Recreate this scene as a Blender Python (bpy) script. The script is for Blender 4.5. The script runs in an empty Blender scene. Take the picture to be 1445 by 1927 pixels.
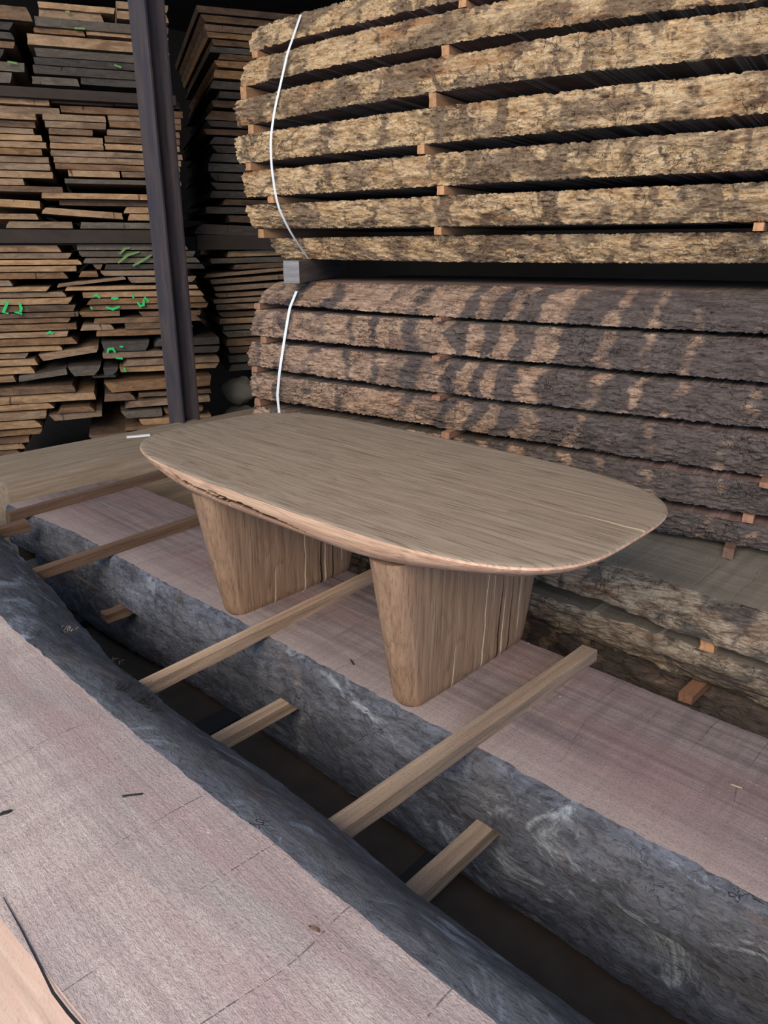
import bpy, math, random
import numpy as np

# ------------------------------------------------------------------ camera, light, exposure
scene = bpy.context.scene
COL = scene.collection
FOC, YH, CX, CY = 1400.0, 460.0, 722.5, 963.5
PITCH = math.atan((CY - YH) / FOC)
CAM_H = 0.95
_a = -math.radians(47.1)
HD = np.array([-math.cos(_a), -math.sin(_a)])
FWD = np.array([HD[0] * math.cos(PITCH), HD[1] * math.cos(PITCH), -math.sin(PITCH)])
RIGHT = np.array([HD[1], -HD[0], 0.0])
UP = np.cross(RIGHT, FWD)
CPOS = np.array([0.0, 0.0, CAM_H])

cam = bpy.data.cameras.new('camera')
cam_o = bpy.data.objects.new('camera', cam)
COL.objects.link(cam_o)
cam.sensor_fit = 'HORIZONTAL'
cam.sensor_width = 36.0
cam.lens = FOC / 1445.0 * 36.0
cam.clip_start = 0.02
cam_o.location = CPOS
cam_o.rotation_euler = (math.pi / 2 - PITCH, 0, math.atan2(HD[1], HD[0]) - math.pi / 2)
scene.camera = cam_o

scene.view_settings.view_transform = 'Standard'
scene.view_settings.look = 'None'
scene.view_settings.gamma = 1.0
scene.view_settings.exposure = 0.45
scene.view_settings.use_curve_mapping = False

world = bpy.data.worlds.new('world')
scene.world = world
world.use_nodes = True
wt = world.node_tree
wbg = wt.nodes['Background']
wbg.inputs['Color'].default_value = (0.68, 0.80, 1.0, 1)
wbg.inputs['Strength'].default_value = 0.68

def area(name, loc, target, sx, sy, power, color):
    l = bpy.data.lights.new(name, 'AREA')
    l.shape = 'RECTANGLE'; l.size = sx; l.size_y = sy; l.energy = power; l.color = color
    o = bpy.data.objects.new(name, l); COL.objects.link(o)
    o.location = loc
    from mathutils import Vector
    o.rotation_euler = (Vector(target) - Vector(loc)).to_track_quat('-Z', 'Y').to_euler()
    return o
# daylight coming through the open side of the shed
area('open_side_daylight', (0.6, -2.8, 3.0), (-1.2, 2.0, 1.0), 3.0, 2.0, 255, (1.0, 0.84, 0.66))
area('low_doorway_daylight', (1.6, -3.0, 1.1), (-0.2, 1.2, -0.1), 2.2, 1.6, 66, (0.40, 0.60, 1.0))

# ------------------------------------------------------------------ pixel <-> place helpers
def ray(x, y):
    d = FWD * FOC + RIGHT * (x - CX) + UP * (CY - y)
    return d / np.linalg.norm(d)
def onz(x, y, z=0.0):
    d = ray(x, y); return CPOS + d * ((z - CPOS[2]) / d[2])
def onplane(x, y, p, n):
    d = ray(x, y); n = np.asarray(n, float)
    return CPOS + d * (np.dot(np.asarray(p) - CPOS, n) / np.dot(d, n))

# ------------------------------------------------------------------ numpy noise
def _hash(ix, iy, iz, seed):
    h = (ix * 374761393 + iy * 668265263 + iz * 2147483647 + seed * 974634777) & 0xFFFFFFFF
    h = ((h ^ (h >> 13)) * 1274126177) & 0xFFFFFFFF
    h = ((h ^ (h >> 16)) * 2246822519) & 0xFFFFFFFF
    return ((h ^ (h >> 15)) & 0xFFFFFF) / float(0xFFFFFF)
def vnoise(x, y, z, seed=0):
    x, y, z = np.broadcast_arrays(np.asarray(x, float), y, z)
    fx, fy, fz = np.floor(x), np.floor(y), np.floor(z)
    ux, uy, uz = x - fx, y - fy, z - fz
    ix, iy, iz = fx.astype(np.int64), fy.astype(np.int64), fz.astype(np.int64)
    ux, uy, uz = [u * u * (3 - 2 * u) for u in (ux, uy, uz)]
    r = 0
    for dx in (0, 1):
        for dy in (0, 1):
            for dz in (0, 1):
                w = (ux if dx else 1 - ux) * (uy if dy else 1 - uy) * (uz if dz else 1 - uz)
                r = r + w * _hash(ix + dx, iy + dy, iz + dz, seed)
    return r * 2 - 1
def fbm(x, y, z, oct=4, seed=0, gain=0.5):
    r, a, f = 0, 1.0, 1.0
    for o in range(oct):
        r = r + a * vnoise(np.asarray(x) * f, np.asarray(y) * f, np.asarray(z) * f, seed + o * 17)
        a *= gain; f *= 2.03
    return r

# ------------------------------------------------------------------ mesh helpers
def tag(o, label=None, cat=None, group=None, kind=None):
    if label: o['label'] = label
    if cat: o['category'] = cat
    if group: o['group'] = group
    if kind: o['kind'] = kind
    return o
def mesh_obj(name, verts, faces, mats, midx=None, parent=None, smooth=None, origin=None):
    V = np.asarray(verts, float).reshape(-1, 3)
    if origin is not None: V = V - np.asarray(origin, float)
    me = bpy.data.meshes.new(name)
    me.from_pydata(V.tolist(), [], faces)
    for m in (mats if isinstance(mats, (list, tuple)) else [mats]): me.materials.append(m)
    if midx is not None: me.polygons.foreach_set('material_index', np.asarray(midx, np.int32))
    if smooth is not None:
        me.polygons.foreach_set('use_smooth', np.ones(len(me.polygons), bool))
        me.set_sharp_from_angle(angle=math.radians(smooth))
    me.update()
    o = bpy.data.objects.new(name, me); COL.objects.link(o)
    if origin is not None: o.location = origin
    if parent is not None:
        o.parent = parent
        if origin is not None: o.location = np.asarray(origin) - np.asarray(parent.location)
        else: o.location = -np.asarray(parent.location)
    return o
def sweep(name, P, mats, kmat=None, parent=None, smooth=40, cap_mat=0, origin='base'):
    """P[N,K,3]: N rings of K points, closed around, capped at both ends."""
    N, K, _ = P.shape
    i = np.arange(N - 1)[:, None] * K; k = np.arange(K)[None, :]; k2 = (k + 1) % K
    q = np.stack([i + k, i + k2, i + K + k2, i + K + k], -1).reshape(-1, 4)
    faces = q.tolist()
    mi = (np.tile(np.asarray(kmat), N - 1) if kmat is not None else np.zeros(len(faces), int)).tolist()
    faces.append(list(range(K))[::-1]); faces.append([(N - 1) * K + j for j in range(K)])
    mi += [cap_mat, cap_mat]
    if isinstance(origin, str):
        f = P.reshape(-1, 3); origin = np.array([f[:, 0].mean(), f[:, 1].mean(), f[:, 2].min()])
    o = mesh_obj(name, P, faces, mats, mi, parent, smooth, origin)
    import bmesh
    bm = bmesh.new(); bm.from_mesh(o.data); bmesh.ops.recalc_face_normals(bm, faces=bm.faces); bm.to_mesh(o.data); bm.free()
    return o
def empty(name, loc):
    o = bpy.data.objects.new(name, None); COL.objects.link(o); o.location = loc; o.empty_display_size = 0.05
    return o

# ------------------------------------------------------------------ material helper
class NT:
    def __init__(self, name):
        self.m = bpy.data.materials.new(name); self.m.use_nodes = True
        self.t = self.m.node_tree; self.b = self.t.nodes['Principled BSDF']
    def n(self, typ, props=None, **ins):
        nd = self.t.nodes.new(typ)
        for k, v in (props or {}).items(): setattr(nd, k, v)
        for k, v in ins.items():
            key = int(k[1:]) if k[0] == 'i' and k[1:].isdigit() else k.replace('_', ' ')
            self.set(nd.inputs[key], v)
        return nd
    def set(self, sock, v):
        if isinstance(v, bpy.types.NodeSocket): self.t.links.new(v, sock)
        elif isinstance(v, bpy.types.Node): self.t.links.new(v.outputs[0], sock)
        else: sock.default_value = v
    def pos(self, rot=0.0, local=False):
        if local: return self.n('ShaderNodeTexCoord').outputs['Object']
        g = self.n('ShaderNodeNewGeometry').outputs['Position']
        if rot:
            return self.n('ShaderNodeVectorRotate', {'rotation_type': 'Z_AXIS'}, Vector=g, Angle=rot).outputs[0]
        return g
    def scale(self, v, s, off=(0, 0, 0)):
        return self.n('ShaderNodeMapping', None, Vector=v, Scale=s, Location=off).outputs[0]
    def noise(self, v, s, scale=1.0, detail=6, rough=0.6, dist=0.0, off=(0, 0, 0)):
        return self.n('ShaderNodeTexNoise', None, Vector=self.scale(v, s, off), Scale=scale, Detail=detail, Roughness=rough, Distortion=dist).outputs['Fac']
    def ramp(self, f, stops, interp='LINEAR'):
        r = self.n('ShaderNodeValToRGB', None, Fac=f); cr = r.color_ramp; cr.interpolation = interp
        while len(cr.elements) < len(stops): cr.elements.new(0.5)
        for e, (p, c) in zip(cr.elements, stops):
            e.position = p
            e.color = (c, c, c, 1) if isinstance(c, (int, float)) else (*c, 1)
        return r.outputs['Color']
    def mix(self, f, a, b, mode='MIX'):
        nd = self.n('ShaderNodeMix', {'data_type': 'RGBA', 'blend_type': mode})
        self.set(nd.inputs['Factor'], f)
        for key, v in ((6, a), (7, b)):
            self.set(nd.inputs[key], (*v, 1) if isinstance(v, tuple) and len(v) == 3 else v)
        return nd.outputs[2]
    def math(self, op, a, b=0.0, c=None, clamp=False):
        nd = self.n('ShaderNodeMath', {'operation': op, 'use_clamp': clamp})
        self.set(nd.inputs[0], a); self.set(nd.inputs[1], b)
        if c is not None: self.set(nd.inputs[2], c)
        return nd.outputs[0]
    def sep(self, v):
        return self.n('ShaderNodeSeparateXYZ', None, Vector=v).outputs
    def bump(self, h, strength=0.5, dist=0.01, prev=None):
        nd = self.n('ShaderNodeBump', None, Height=h, Strength=strength, Distance=dist)
        if prev is not None: self.set(nd.inputs['Normal'], prev)
        return nd.outputs[0]
    def out(self, color, rough=0.8, bump=None, spec=0.3, metal=0.0):
        self.set(self.b.inputs['Base Color'], (*color, 1) if isinstance(color, tuple) and len(color) == 3 else color)
        self.set(self.b.inputs['Roughness'], rough)
        self.b.inputs['Specular IOR Level'].default_value = spec
        self.b.inputs['Metallic'].default_value = metal
        if bump is not None: self.set(self.b.inputs['Normal'], bump)
        return self.m

ST = math.radians(11.1)            # turn of the boule stacks against the slabs
SD = np.array([math.cos(ST), math.sin(ST), 0.0])
SN = np.array([-SD[1], SD[0], 0.0])
SP = np.array([-1.5, 2.1, 0.0])

def bark_stack(name, light, mid, dark, stain, band=0.0, band_col=(0.06, 0.06, 0.07), right_dark=0.0, chips=1.0, orange=0.3, blot=0.5, nicks=0.0, slant=-0.14):
    t = NT(name)
    p = t.pos(rot=-ST)
    s = t.sep(p)
    fib = t.noise(p, (13, 45, 75), 1.0, 9, 0.72, 0.8)
    fine = t.noise(p, (60, 180, 330), 1.0, 5, 0.75, 0.5)
    blob = t.noise(p, (5, 9, 11), 1.0, 5, 0.6, 0.4)
    c = t.ramp(fib, [(0.28, dark), (0.43, mid), (0.56, light), (0.75, tuple(min(1, x * 1.12) for x in light))])
    c = t.mix(t.math('MULTIPLY', t.ramp(fine, [(0.36, 1.0), (0.5, 0.0)]), 0.55), c, dark)
    if orange:
        c = t.mix(t.math('MULTIPLY', t.ramp(t.noise(p, (2.5, 6, 12), 1.0, 4, 0.6, 0.2, (7, 3, 1)), [(0.54, 0.0), (0.68, 1.0)]), orange), c, (0.42, 0.19, 0.075))
    # broad stains
    st = t.ramp(t.noise(p, (4.2, 5, 7), 1.0, 6, 0.62, 0.8, (2, 5, 9)), [(0.50, 0.0), (0.585, 1.0)])
    st2 = t.ramp(t.noise(p, (11, 6, 4), 1.0, 5, 0.6, 0.5, (12, 5, 2)), [(0.555, 0.0), (0.60, 1.0)])
    f = t.math('MULTIPLY', t.math('MAXIMUM', st, st2), blot)
    if nicks:
        # upright smudges where the log was debarked
        ph = t.math('ADD', t.math('MULTIPLY', s[0], 6.3), t.math('MULTIPLY', t.noise(p, (1.5, 2, 4), 1.0, 4, 0.6, 0.2, (3, 3, 8)), 5.0))
        sm = t.ramp(t.math('ABSOLUTE', t.math('SUBTRACT', t.math('FRACT', ph), 0.5)), [(0.0, 1.0), (0.07, 0.75), (0.12, 0.0)])
        sm = t.math('MULTIPLY', sm, t.ramp(t.noise(p, (6, 9, 14), 1.0, 6, 0.75, 0.3, (8, 1, 2)), [(0.44, 0.0), (0.56, 1.0)]))
        f = t.math('MAXIMUM', f, t.math('MULTIPLY', sm, nicks))
    c = t.mix(f, c, t.mix(fib, tuple(x * 0.5 for x in stain), tuple(x * 1.7 for x in stain)))
    if band:
        # slanted bands where the bark stayed on
        ph = t.math('ADD', s[0], t.math('MULTIPLY', s[2], slant))
        ph = t.math('ADD', ph, t.math('MULTIPLY', blob, 0.07))
        ph = t.math('ADD', ph, t.math('MULTIPLY', t.noise(p, (1.6, 2, 7.5), 1.0, 2, 0.4, 0, (2, 9, 4)), 0.24))
        w = t.math('SINE', t.math('ADD', t.math('MULTIPLY', ph, 44.0), t.math('MULTIPLY', t.math('SINE', t.math('MULTIPLY', ph, 13.0)), 1.3)))
        w = t.math('ADD', w, t.math('MULTIPLY', t.math('SUBTRACT', t.noise(p, (3, 3, 9), 1.0, 4, 0.7, 0, (1, 8, 4)), 0.5), 4.2))
        if right_dark:
            w = t.math('ADD', w, t.math('MULTIPLY', t.n('ShaderNodeMapRange', None, Value=s[0], i1=-1.5, i2=0.1, i3=-0.45, i4=2.9).outputs[0], right_dark))
        f = t.math('MULTIPLY', t.ramp(w, [(0.30, 0.0), (0.72, 1.0)]), band)
        bc = t.ramp(fib, [(0.3, tuple(x * 0.45 for x in band_col)), (0.5, band_col), (0.64, tuple(x * 1.5 for x in band_col)), (0.72, tuple(x * 3.0 for x in band_col))])
        c = t.mix(f, c, bc)
    vor = t.n('ShaderNodeTexVoronoi', {'feature': 'DISTANCE_TO_EDGE'}, Vector=t.scale(t.mix(0.12, p, t.n('ShaderNodeTexNoise', None, Vector=p, Scale=14.0, Detail=4.0).outputs['Color']), (16, 30, 34)), Scale=1.0).outputs['Distance']
    crack = t.ramp(vor, [(0.0, 1.0), (0.035, 0.0)])
    crack = t.math('MULTIPLY', crack, t.ramp(blob, [(0.46, 0.0), (0.58, 1.0)]))
    c = t.mix(t.math('MULTIPLY', crack, 0.7), c, tuple(x * 0.35 for x in dark))
    h = t.math('ADD', t.math('MULTIPLY', fib, 1.3), t.math('MULTIPLY', fine, 0.45))
    h = t.math('SUBTRACT', h, t.math('MULTIPLY', crack, 0.5))
    return t.out(c, 0.9, t.bump(h, 1.0, 0.012 * chips), 0.15)

M = {}
M['bark_pale'] = bark_stack('pale_debarked_oak', (0.95, 0.73, 0.46), (0.72, 0.49, 0.26), (0.17, 0.090, 0.042), (0.085, 0.060, 0.058), blot=0.66, orange=0.8, nicks=0.85)
M['bark_grey'] = bark_stack('grey_banded_oak_bark', (0.66, 0.47, 0.34), (0.40, 0.265, 0.185), (0.070, 0.045, 0.036), (0.105, 0.082, 0.080), band=0.86, band_col=(0.115, 0.102, 0.102), right_dark=0.85, orange=0.25, blot=0.5)
M['bark_cream'] = bark_stack('cream_flaking_bark', (0.52, 0.44, 0.34), (0.24, 0.17, 0.12), (0.045, 0.032, 0.024), (0.055, 0.055, 0.062), blot=0.7, orange=0.4)

def slab_bark(name, a, b, hi, scl=1.0, patchy=False):
    t = NT(name); p = t.pos()
    big = t.noise(p, (3.2, 5, 7), 1.0, 6, 0.65, 0.8)
    fib = t.noise(p, (13, 40, 42), 1.0, 9, 0.7, 1.2)
    fine = t.noise(p, (70, 130, 130), 1.0, 5, 0.75, 0.6)
    c = t.mix(t.ramp(big, [(0.38, 0.0), (0.62, 1.0)]), a, b)
    c = t.mix(t.ramp(fib, [(0.36, 0.0), (0.66, 0.75)]), c, tuple(min(1, x * 1.5) for x in b))
    c = t.mix(t.math('MULTIPLY', t.ramp(t.noise(p, (2.1, 4, 5), 1.0, 5, 0.7, 0.9, (23, 4, 5)), [(0.44, 0.0), (0.60, 1.0)]), 0.7), c, t.mix(fib, tuple(x * f for x, f in zip(a, (1.3, 1.2, 1.05))), tuple(x * f for x, f in zip(b, (1.35, 1.2, 0.95)))))
    c = t.mix(t.math('MULTIPLY', t.ramp(t.noise(p, (14, 20, 20), 1.0, 6, 0.75, 1.0, (3, 14, 5)), [(0.50, 0.0), (0.60, 1.0)]), 0.5), c, a)
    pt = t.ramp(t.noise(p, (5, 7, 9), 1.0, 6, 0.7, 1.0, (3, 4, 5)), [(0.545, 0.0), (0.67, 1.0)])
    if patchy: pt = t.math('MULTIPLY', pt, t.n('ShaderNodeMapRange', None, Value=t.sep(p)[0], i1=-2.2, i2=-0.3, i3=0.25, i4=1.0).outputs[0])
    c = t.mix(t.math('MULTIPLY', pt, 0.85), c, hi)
    wr = t.ramp(t.noise(p, (4, 6, 8), 1.0, 4, 0.7, 0.5, (13, 4, 5)), [(0.60, 0.0), (0.70, 1.0)])
    c = t.mix(t.math('MULTIPLY', wr, 0.4), c, (0.22, 0.13, 0.09))
    c = t.mix(t.math('MULTIPLY', t.ramp(fine, [(0.34, 1.0), (0.48, 0.0)]), 0.6), c, tuple(x * 0.35 for x in a))
    vor = t.n('ShaderNodeTexVoronoi', {'feature': 'DISTANCE_TO_EDGE'}, Vector=t.scale(t.mix(0.2, p, t.n('ShaderNodeTexNoise', None, Vector=p, Scale=9.0, Detail=5.0).outputs['Color']), (7, 14, 12)), Scale=1.0).outputs['Distance']
    cr = t.math('MULTIPLY', t.ramp(vor, [(0.0, 1.0), (0.012, 0.0)]), t.ramp(big, [(0.56, 0.0), (0.60, 1.0)]))
    c = t.mix(t.math('MULTIPLY', cr, 0.6), c, (0.012, 0.012, 0.015))
    h = t.math('ADD', fib, t.math('MULTIPLY', fine, 0.5))
    h = t.math('SUBTRACT', t.math('ADD', h, t.math('MULTIPLY', big, 0.5)), t.math('MULTIPLY', cr, 0.7))
    return t.out(c, 0.78, t.bump(h, 0.9, 0.010 * scl), 0.3)
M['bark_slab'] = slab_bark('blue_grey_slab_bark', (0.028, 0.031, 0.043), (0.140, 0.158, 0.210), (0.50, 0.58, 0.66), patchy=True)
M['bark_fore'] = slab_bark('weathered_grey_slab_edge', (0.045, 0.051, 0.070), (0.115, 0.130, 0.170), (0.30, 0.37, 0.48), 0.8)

def sawn(name, base, dark, light, y_front, y_back, rot=0.0, rows=(0.105, 0.0), rough_edge=0.11, pink=(0.30, 0.17, 0.16), pinkf=0.5, bumps=1.0):
    """sawn face with saw marks across and grain along, paler sapwood at the front edge"""
    t = NT(name); p = t.pos(rot=rot); s = t.sep(p)
    grain = t.noise(p, (2.2, 46, 20), 1.0, 6, 0.6, 0.15)
    broad = t.noise(p, (0.9, 9, 5), 1.0, 4, 0.55, 0.3, (4, 4, 4))
    saw = t.noise(p, (150, 7, 10), 1.0, 4, 0.6)
    saw2 = t.noise(p, (26, 2.2, 3), 1.0, 3, 0.6, 0.1, (2, 2, 2))
    grit = t.noise(p, (300, 300, 300), 1.0, 3, 0.7)
    fuzz = t.noise(p, (120, 250, 120), 1.0, 4, 0.7, 0.8)
    c = t.mix(t.ramp(broad, [(0.38, 0.0), (0.60, 1.0)]), dark, base)
    c = t.mix(t.ramp(grain, [(0.34, 0.0), (0.64, 0.6)]), c, light)
    c = t.mix(t.math('MULTIPLY', t.ramp(saw2, [(0.38, 1.0), (0.55, 0.0)]), 0.35), c, dark)
    c = t.mix(t.math('MULTIPLY', t.ramp(t.noise(p, (1.3, 4.5, 2), 1.0, 3, 0.5, 0.4, (9, 1, 1)), [(0.48, 0.0), (0.64, 1.0)]), pinkf), c, pink)
    ridge = t.noise(t.n('ShaderNodeVectorRotate', {'rotation_type': 'Z_AXIS'}, Vector=p, Angle=0.06).outputs[0], (5, 130, 5), 1.0, 4, 0.65, 0.3, (1, 7, 1))
    c = t.mix(t.math('MULTIPLY', t.ramp(ridge, [(0.36, 1.0), (0.52, 0.0)]), 0.2), c, tuple(x * 0.75 for x in dark))
    if bumps > 1:
        k1 = t.ramp(t.noise(p, (1.6, 17, 3), 1.0, 4, 0.55, 0.4, (5, 3, 1)), [(0.46, 0.0), (0.60, 1.0)])
        c = t.mix(t.math('MULTIPLY', k1, 0.55), c, pink)
        k2 = t.ramp(t.noise(p, (3.5, 9, 3), 1.0, 5, 0.6, 0.8, (15, 3, 1)), [(0.50, 0.0), (0.62, 1.0)])
        c = t.mix(t.math('MULTIPLY', k2, 0.4), c, (0.27, 0.26, 0.275))
    # stopped-saw lines every ten centimetres or so
    ph = t.math('ADD', t.math('DIVIDE', s[0], rows[0]), t.math('MULTIPLY', s[1], 0.55))
    ph = t.math('ADD', ph, t.math('MULTIPLY', t.noise(p, (1.1, 2.5, 1), 1.0, 2, 0.4, 0, (6, 2, 2)), 1.1))
    fr = t.math('FRACT', ph)
    ln = t.ramp(t.math('ABSOLUTE', t.math('SUBTRACT', fr, 0.5)), [(0.0, 1.0), (0.010, 0.0)])
    ln = t.math('MULTIPLY', ln, t.ramp(t.noise(p, (3, 6, 2), 1.0, 3, 0.6, 0, (5, 1, 1)), [(0.44, 0.0), (0.6, 1.0)]))
    ln = t.math('MULTIPLY', ln, t.ramp(t.noise(p, (90, 90, 9), 1.0, 2, 0.6), [(0.40, 0.0), (0.52, 1.0)]))
    c = t.mix(t.math('MULTIPLY', ln, 0.5), c, tuple(x * 0.35 for x in dark))
    # sapwood band by the waney edge
    ed = t.n('ShaderNodeMapRange', None, Value=t.math('ADD', s[1], t.math('MULTIPLY', broad, 0.08)), i1=y_front + 0.04, i2=y_front + 0.04 + rough_edge, i3=1.0, i4=0.0).outputs[0]
    c = t.mix(t.math('MULTIPLY', ed, 0.7), c, light)
    c = t.mix(t.math('MULTIPLY', t.ramp(grit, [(0.35, 1.0), (0.5, 0.0)]), 0.4), c, tuple(x * 0.6 for x in dark))
    sp = t.ramp(t.noise(p, (70, 70, 70), 1.0, 2, 0.5, 0, (31, 7, 3)), [(0.75, 0.0), (0.78, 1.0)])
    c = t.mix(t.math('MULTIPLY', sp, 0.6), c, (0.7, 0.66, 0.62))
    h = t.math('ADD', t.math('MULTIPLY', saw, 0.5), t.math('MULTIPLY', fuzz, 0.5))
    h = t.math('ADD', h, t.math('MULTIPLY', grit, 0.25))
    h = t.math('ADD', h, t.math('MULTIPLY', ridge, 0.35))
    h = t.math('SUBTRACT', h, t.math('MULTIPLY', ln, 0.6))
    c = t.mix(t.math('MULTIPLY', t.ramp(fuzz, [(0.38, 1.0), (0.5, 0.0)]), 0.25 * bumps), c, tuple(x * 0.6 for x in dark))
    return t.out(c, 0.85, t.bump(h, 0.8, 0.0035 * bumps), 0.25)
M['sawn_slab'] = sawn('purple_brown_sawn_slab', (0.150, 0.118, 0.126), (0.080, 0.062, 0.070), (0.30, 0.25, 0.245), 1.03, 1.47, pink=(0.22, 0.14, 0.14), rough_edge=0.16)
M['sawn_fore'] = sawn('pale_furry_sawn_slab', (0.44, 0.375, 0.36), (0.30, 0.240, 0.25), (0.56, 0.50, 0.475), -90, 91, pink=(0.35, 0.255, 0.265), pinkf=0.6, rows=(0.15, 0), rough_edge=0.05, bumps=1.35)
M['sawn_dark'] = sawn('dark_sawn_plank_face', (0.13, 0.105, 0.085), (0.09, 0.072, 0.06), (0.17, 0.145, 0.12), -90, 91, rot=-ST, rows=(40.0, 0), bumps=0.3)
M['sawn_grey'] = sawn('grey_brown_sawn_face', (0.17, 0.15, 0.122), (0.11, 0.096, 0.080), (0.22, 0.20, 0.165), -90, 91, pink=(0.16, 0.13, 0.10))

def wood_simple(name, a, b, c3, axis='y', rough=0.8, dirt=0.3, bumpd=0.003):
    """sticks and beams: streaks along one axis"""
    t = NT(name); p = t.pos(local=True)
    sc = {'x': (3, 60, 60), 'y': (60, 3, 60), 'z': (60, 60, 3)}[axis]
    g = t.noise(p, sc, 1.0, 6, 0.65, 0.3)
    sc2 = {'x': (1.5, 14, 14), 'y': (14, 1.5, 14), 'z': (14, 14, 1.5)}[axis]
    g2 = t.noise(p, sc2, 1.0, 4, 0.6, 0.6, (3, 3, 3))
    rnd = t.n('ShaderNodeObjectInfo').outputs['Random']
    c = t.mix(t.ramp(g, [(0.3, 0.0), (0.68, 1.0)]), a, b)
    c = t.mix(t.ramp(g2, [(0.45, 0.0), (0.7, 0.8)]), c, c3)
    f = t.noise(p, (200, 200, 200), 1.0, 3, 0.7)
    c = t.mix(t.math('MULTIPLY', t.ramp(f, [(0.34, 1.0), (0.46, 0.0)]), dirt), c, tuple(x * 0.4 for x in a))
    c = t.n('ShaderNodeHueSaturation', None, Color=c, Value=t.math('ADD', 0.85, t.math('MULTIPLY', rnd, 0.3))).outputs[0]
    return t.out(c, rough, t.bump(t.math('ADD', g, t.math('MULTIPLY', f, 0.4)), 0.6, bumpd), 0.25)
M['stick_brown'] = wood_simple('brown_sticker_wood', (0.085, 0.052, 0.038), (0.20, 0.125, 0.085), (0.13, 0.085, 0.06))
M['stick_tan'] = wood_simple('tan_sticker_wood', (0.18, 0.120, 0.080), (0.46, 0.35, 0.26), (0.26, 0.175, 0.125))
M['stick_greybrown'] = wood_simple('grey_brown_sticker_wood', (0.15, 0.11, 0.085), (0.32, 0.25, 0.19), (0.22, 0.15, 0.125))
M['sticker_orange'] = wood_simple('orange_sticker_wood', (0.25, 0.12, 0.055), (0.55, 0.30, 0.15), (0.38, 0.22, 0.12))
M['sticker_red'] = wood_simple('reddish_sticker_wood', (0.16, 0.075, 0.045), (0.40, 0.22, 0.135), (0.26, 0.15, 0.10))
M['beam_yellow'] = wood_simple('yellow_brown_beam', (0.22, 0.170, 0.125), (0.43, 0.35, 0.265), (0.29, 0.215, 0.15), dirt=0.15)
M['beam_grey'] = wood_simple('grey_weathered_bearer', (0.10, 0.085, 0.072), (0.24, 0.215, 0.195), (0.16, 0.13, 0.10))
M['end_grey'] = wood_simple('grey_end_grain', (0.16, 0.16, 0.165), (0.33, 0.335, 0.35), (0.22, 0.22, 0.23), axis='x')

def oak(name, a, b, c3, axis='x', pores=(0.05, 0.035, 0.02), lines=None, rough=0.55, pore_amt=0.5):
    t = NT(name); p = t.pos(local=True); s = t.sep(p)
    def S(l, w, q=None):
        q = q or w
        return {'x': (l, w, q), 'z': (w, q, l)}[axis]
    warp = t.noise(p, S(1.1, 5), 1.0, 3, 0.5, 0.5)
    g = t.noise(p, S(1.6, 75), 1.0, 5, 0.6, 0.25)
    g2 = t.noise(p, S(7, 260), 1.0, 3, 0.6)
    g3 = t.noise(p, S(0.5, 11), 1.0, 3, 0.6, 0.6, (3, 6, 2))
    # cathedral figure
    ring = t.math('ADD', t.math('MULTIPLY', s[1] if axis == 'x' else s[1], 26.0), t.math('MULTIPLY', warp, 9.0))
    ringf = t.math('FRACT', ring)
    rr = t.ramp(ringf, [(0.0, 0.0), (0.75, 0.45), (0.93, 1.0), (1.0, 0.0)])
    c = t.mix(t.ramp(g, [(0.28, 0.0), (0.7, 1.0)]), a, b)
    c = t.mix(t.ramp(g3, [(0.4, 0.0), (0.68, 0.7)]), c, c3)
    c = t.mix(t.math('MULTIPLY', rr, 0.30), c, tuple(x * 0.55 for x in a))
    c = t.mix(t.math('MULTIPLY', t.ramp(g2, [(0.38, 1.0), (0.47, 0.0)]), pore_amt), c, pores)
    h = t.math('SUBTRACT', g, t.ramp(g2, [(0.38, 1.0), (0.47, 0.0)]))
    for (across, x0, x1, w, bend, col) in (lines or []):
        u, v = (s[0], s[1]) if axis == 'x' else (s[2], s[1])
        wob = t.math('MULTIPLY', t.math('SUBTRACT', t.noise(p, S(6, 0.01), 1.0, 4, 0.6, 0, (across * 9, 1, 1)), 0.5), bend)
        dd = t.math('ABSOLUTE', t.math('ADD', t.math('SUBTRACT', v, across), wob))
        ww = t.n('ShaderNodeMapRange', None, Value=u, i1=x0, i2=x1, i3=0.0, i4=w).outputs[0]
        ms = t.math('LESS_THAN', dd, ww)
        inr = t.math('MULTIPLY', t.math('GREATER_THAN', u, min(x0, x1)), t.math('LESS_THAN', u, max(x0, x1) + 0.02))
        c = t.mix(t.math('MULTIPLY', ms, inr), c, col)
    return t, c, h, rough
PALE = (0.62, 0.50, 0.34); TPALE = (0.52, 0.44, 0.34); DARKC = (0.03, 0.018, 0.01)
t, c, h, r = oak('oak_tabletop', (0.225, 0.178, 0.137), (0.365, 0.305, 0.245), (0.300, 0.238, 0.182),
    lines=[(0.035, 0.50, 0.745, 0.0035, 0.03, PALE), (0.035, -0.1, 0.5, 0.0006, 0.03, PALE), (0.10, 0.3, -0.55, 0.0009, 0.05, TPALE), (-0.02, -0.4, 0.35, 0.0008, 0.05, TPALE), (0.16, 0.5, -0.2, 0.0007, 0.04, TPALE)])
M['oak_top'] = t.out(c, 0.47, t.bump(h, 0.25, 0.0012), 0.4)
t, c, h, r = oak('oak_table_edge', (0.34, 0.195, 0.125), (0.62, 0.44, 0.31), (0.48, 0.27, 0.185), pore_amt=0.22)
at_ = t.n('ShaderNodeAttribute', {'attribute_name': 'crack'}).outputs['Fac']
c = t.mix(at_, c, (0.035, 0.02, 0.012))
M['oak_edge'] = t.out(c, 0.5, t.bump(h, 0.35, 0.0015), 0.4)
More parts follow.
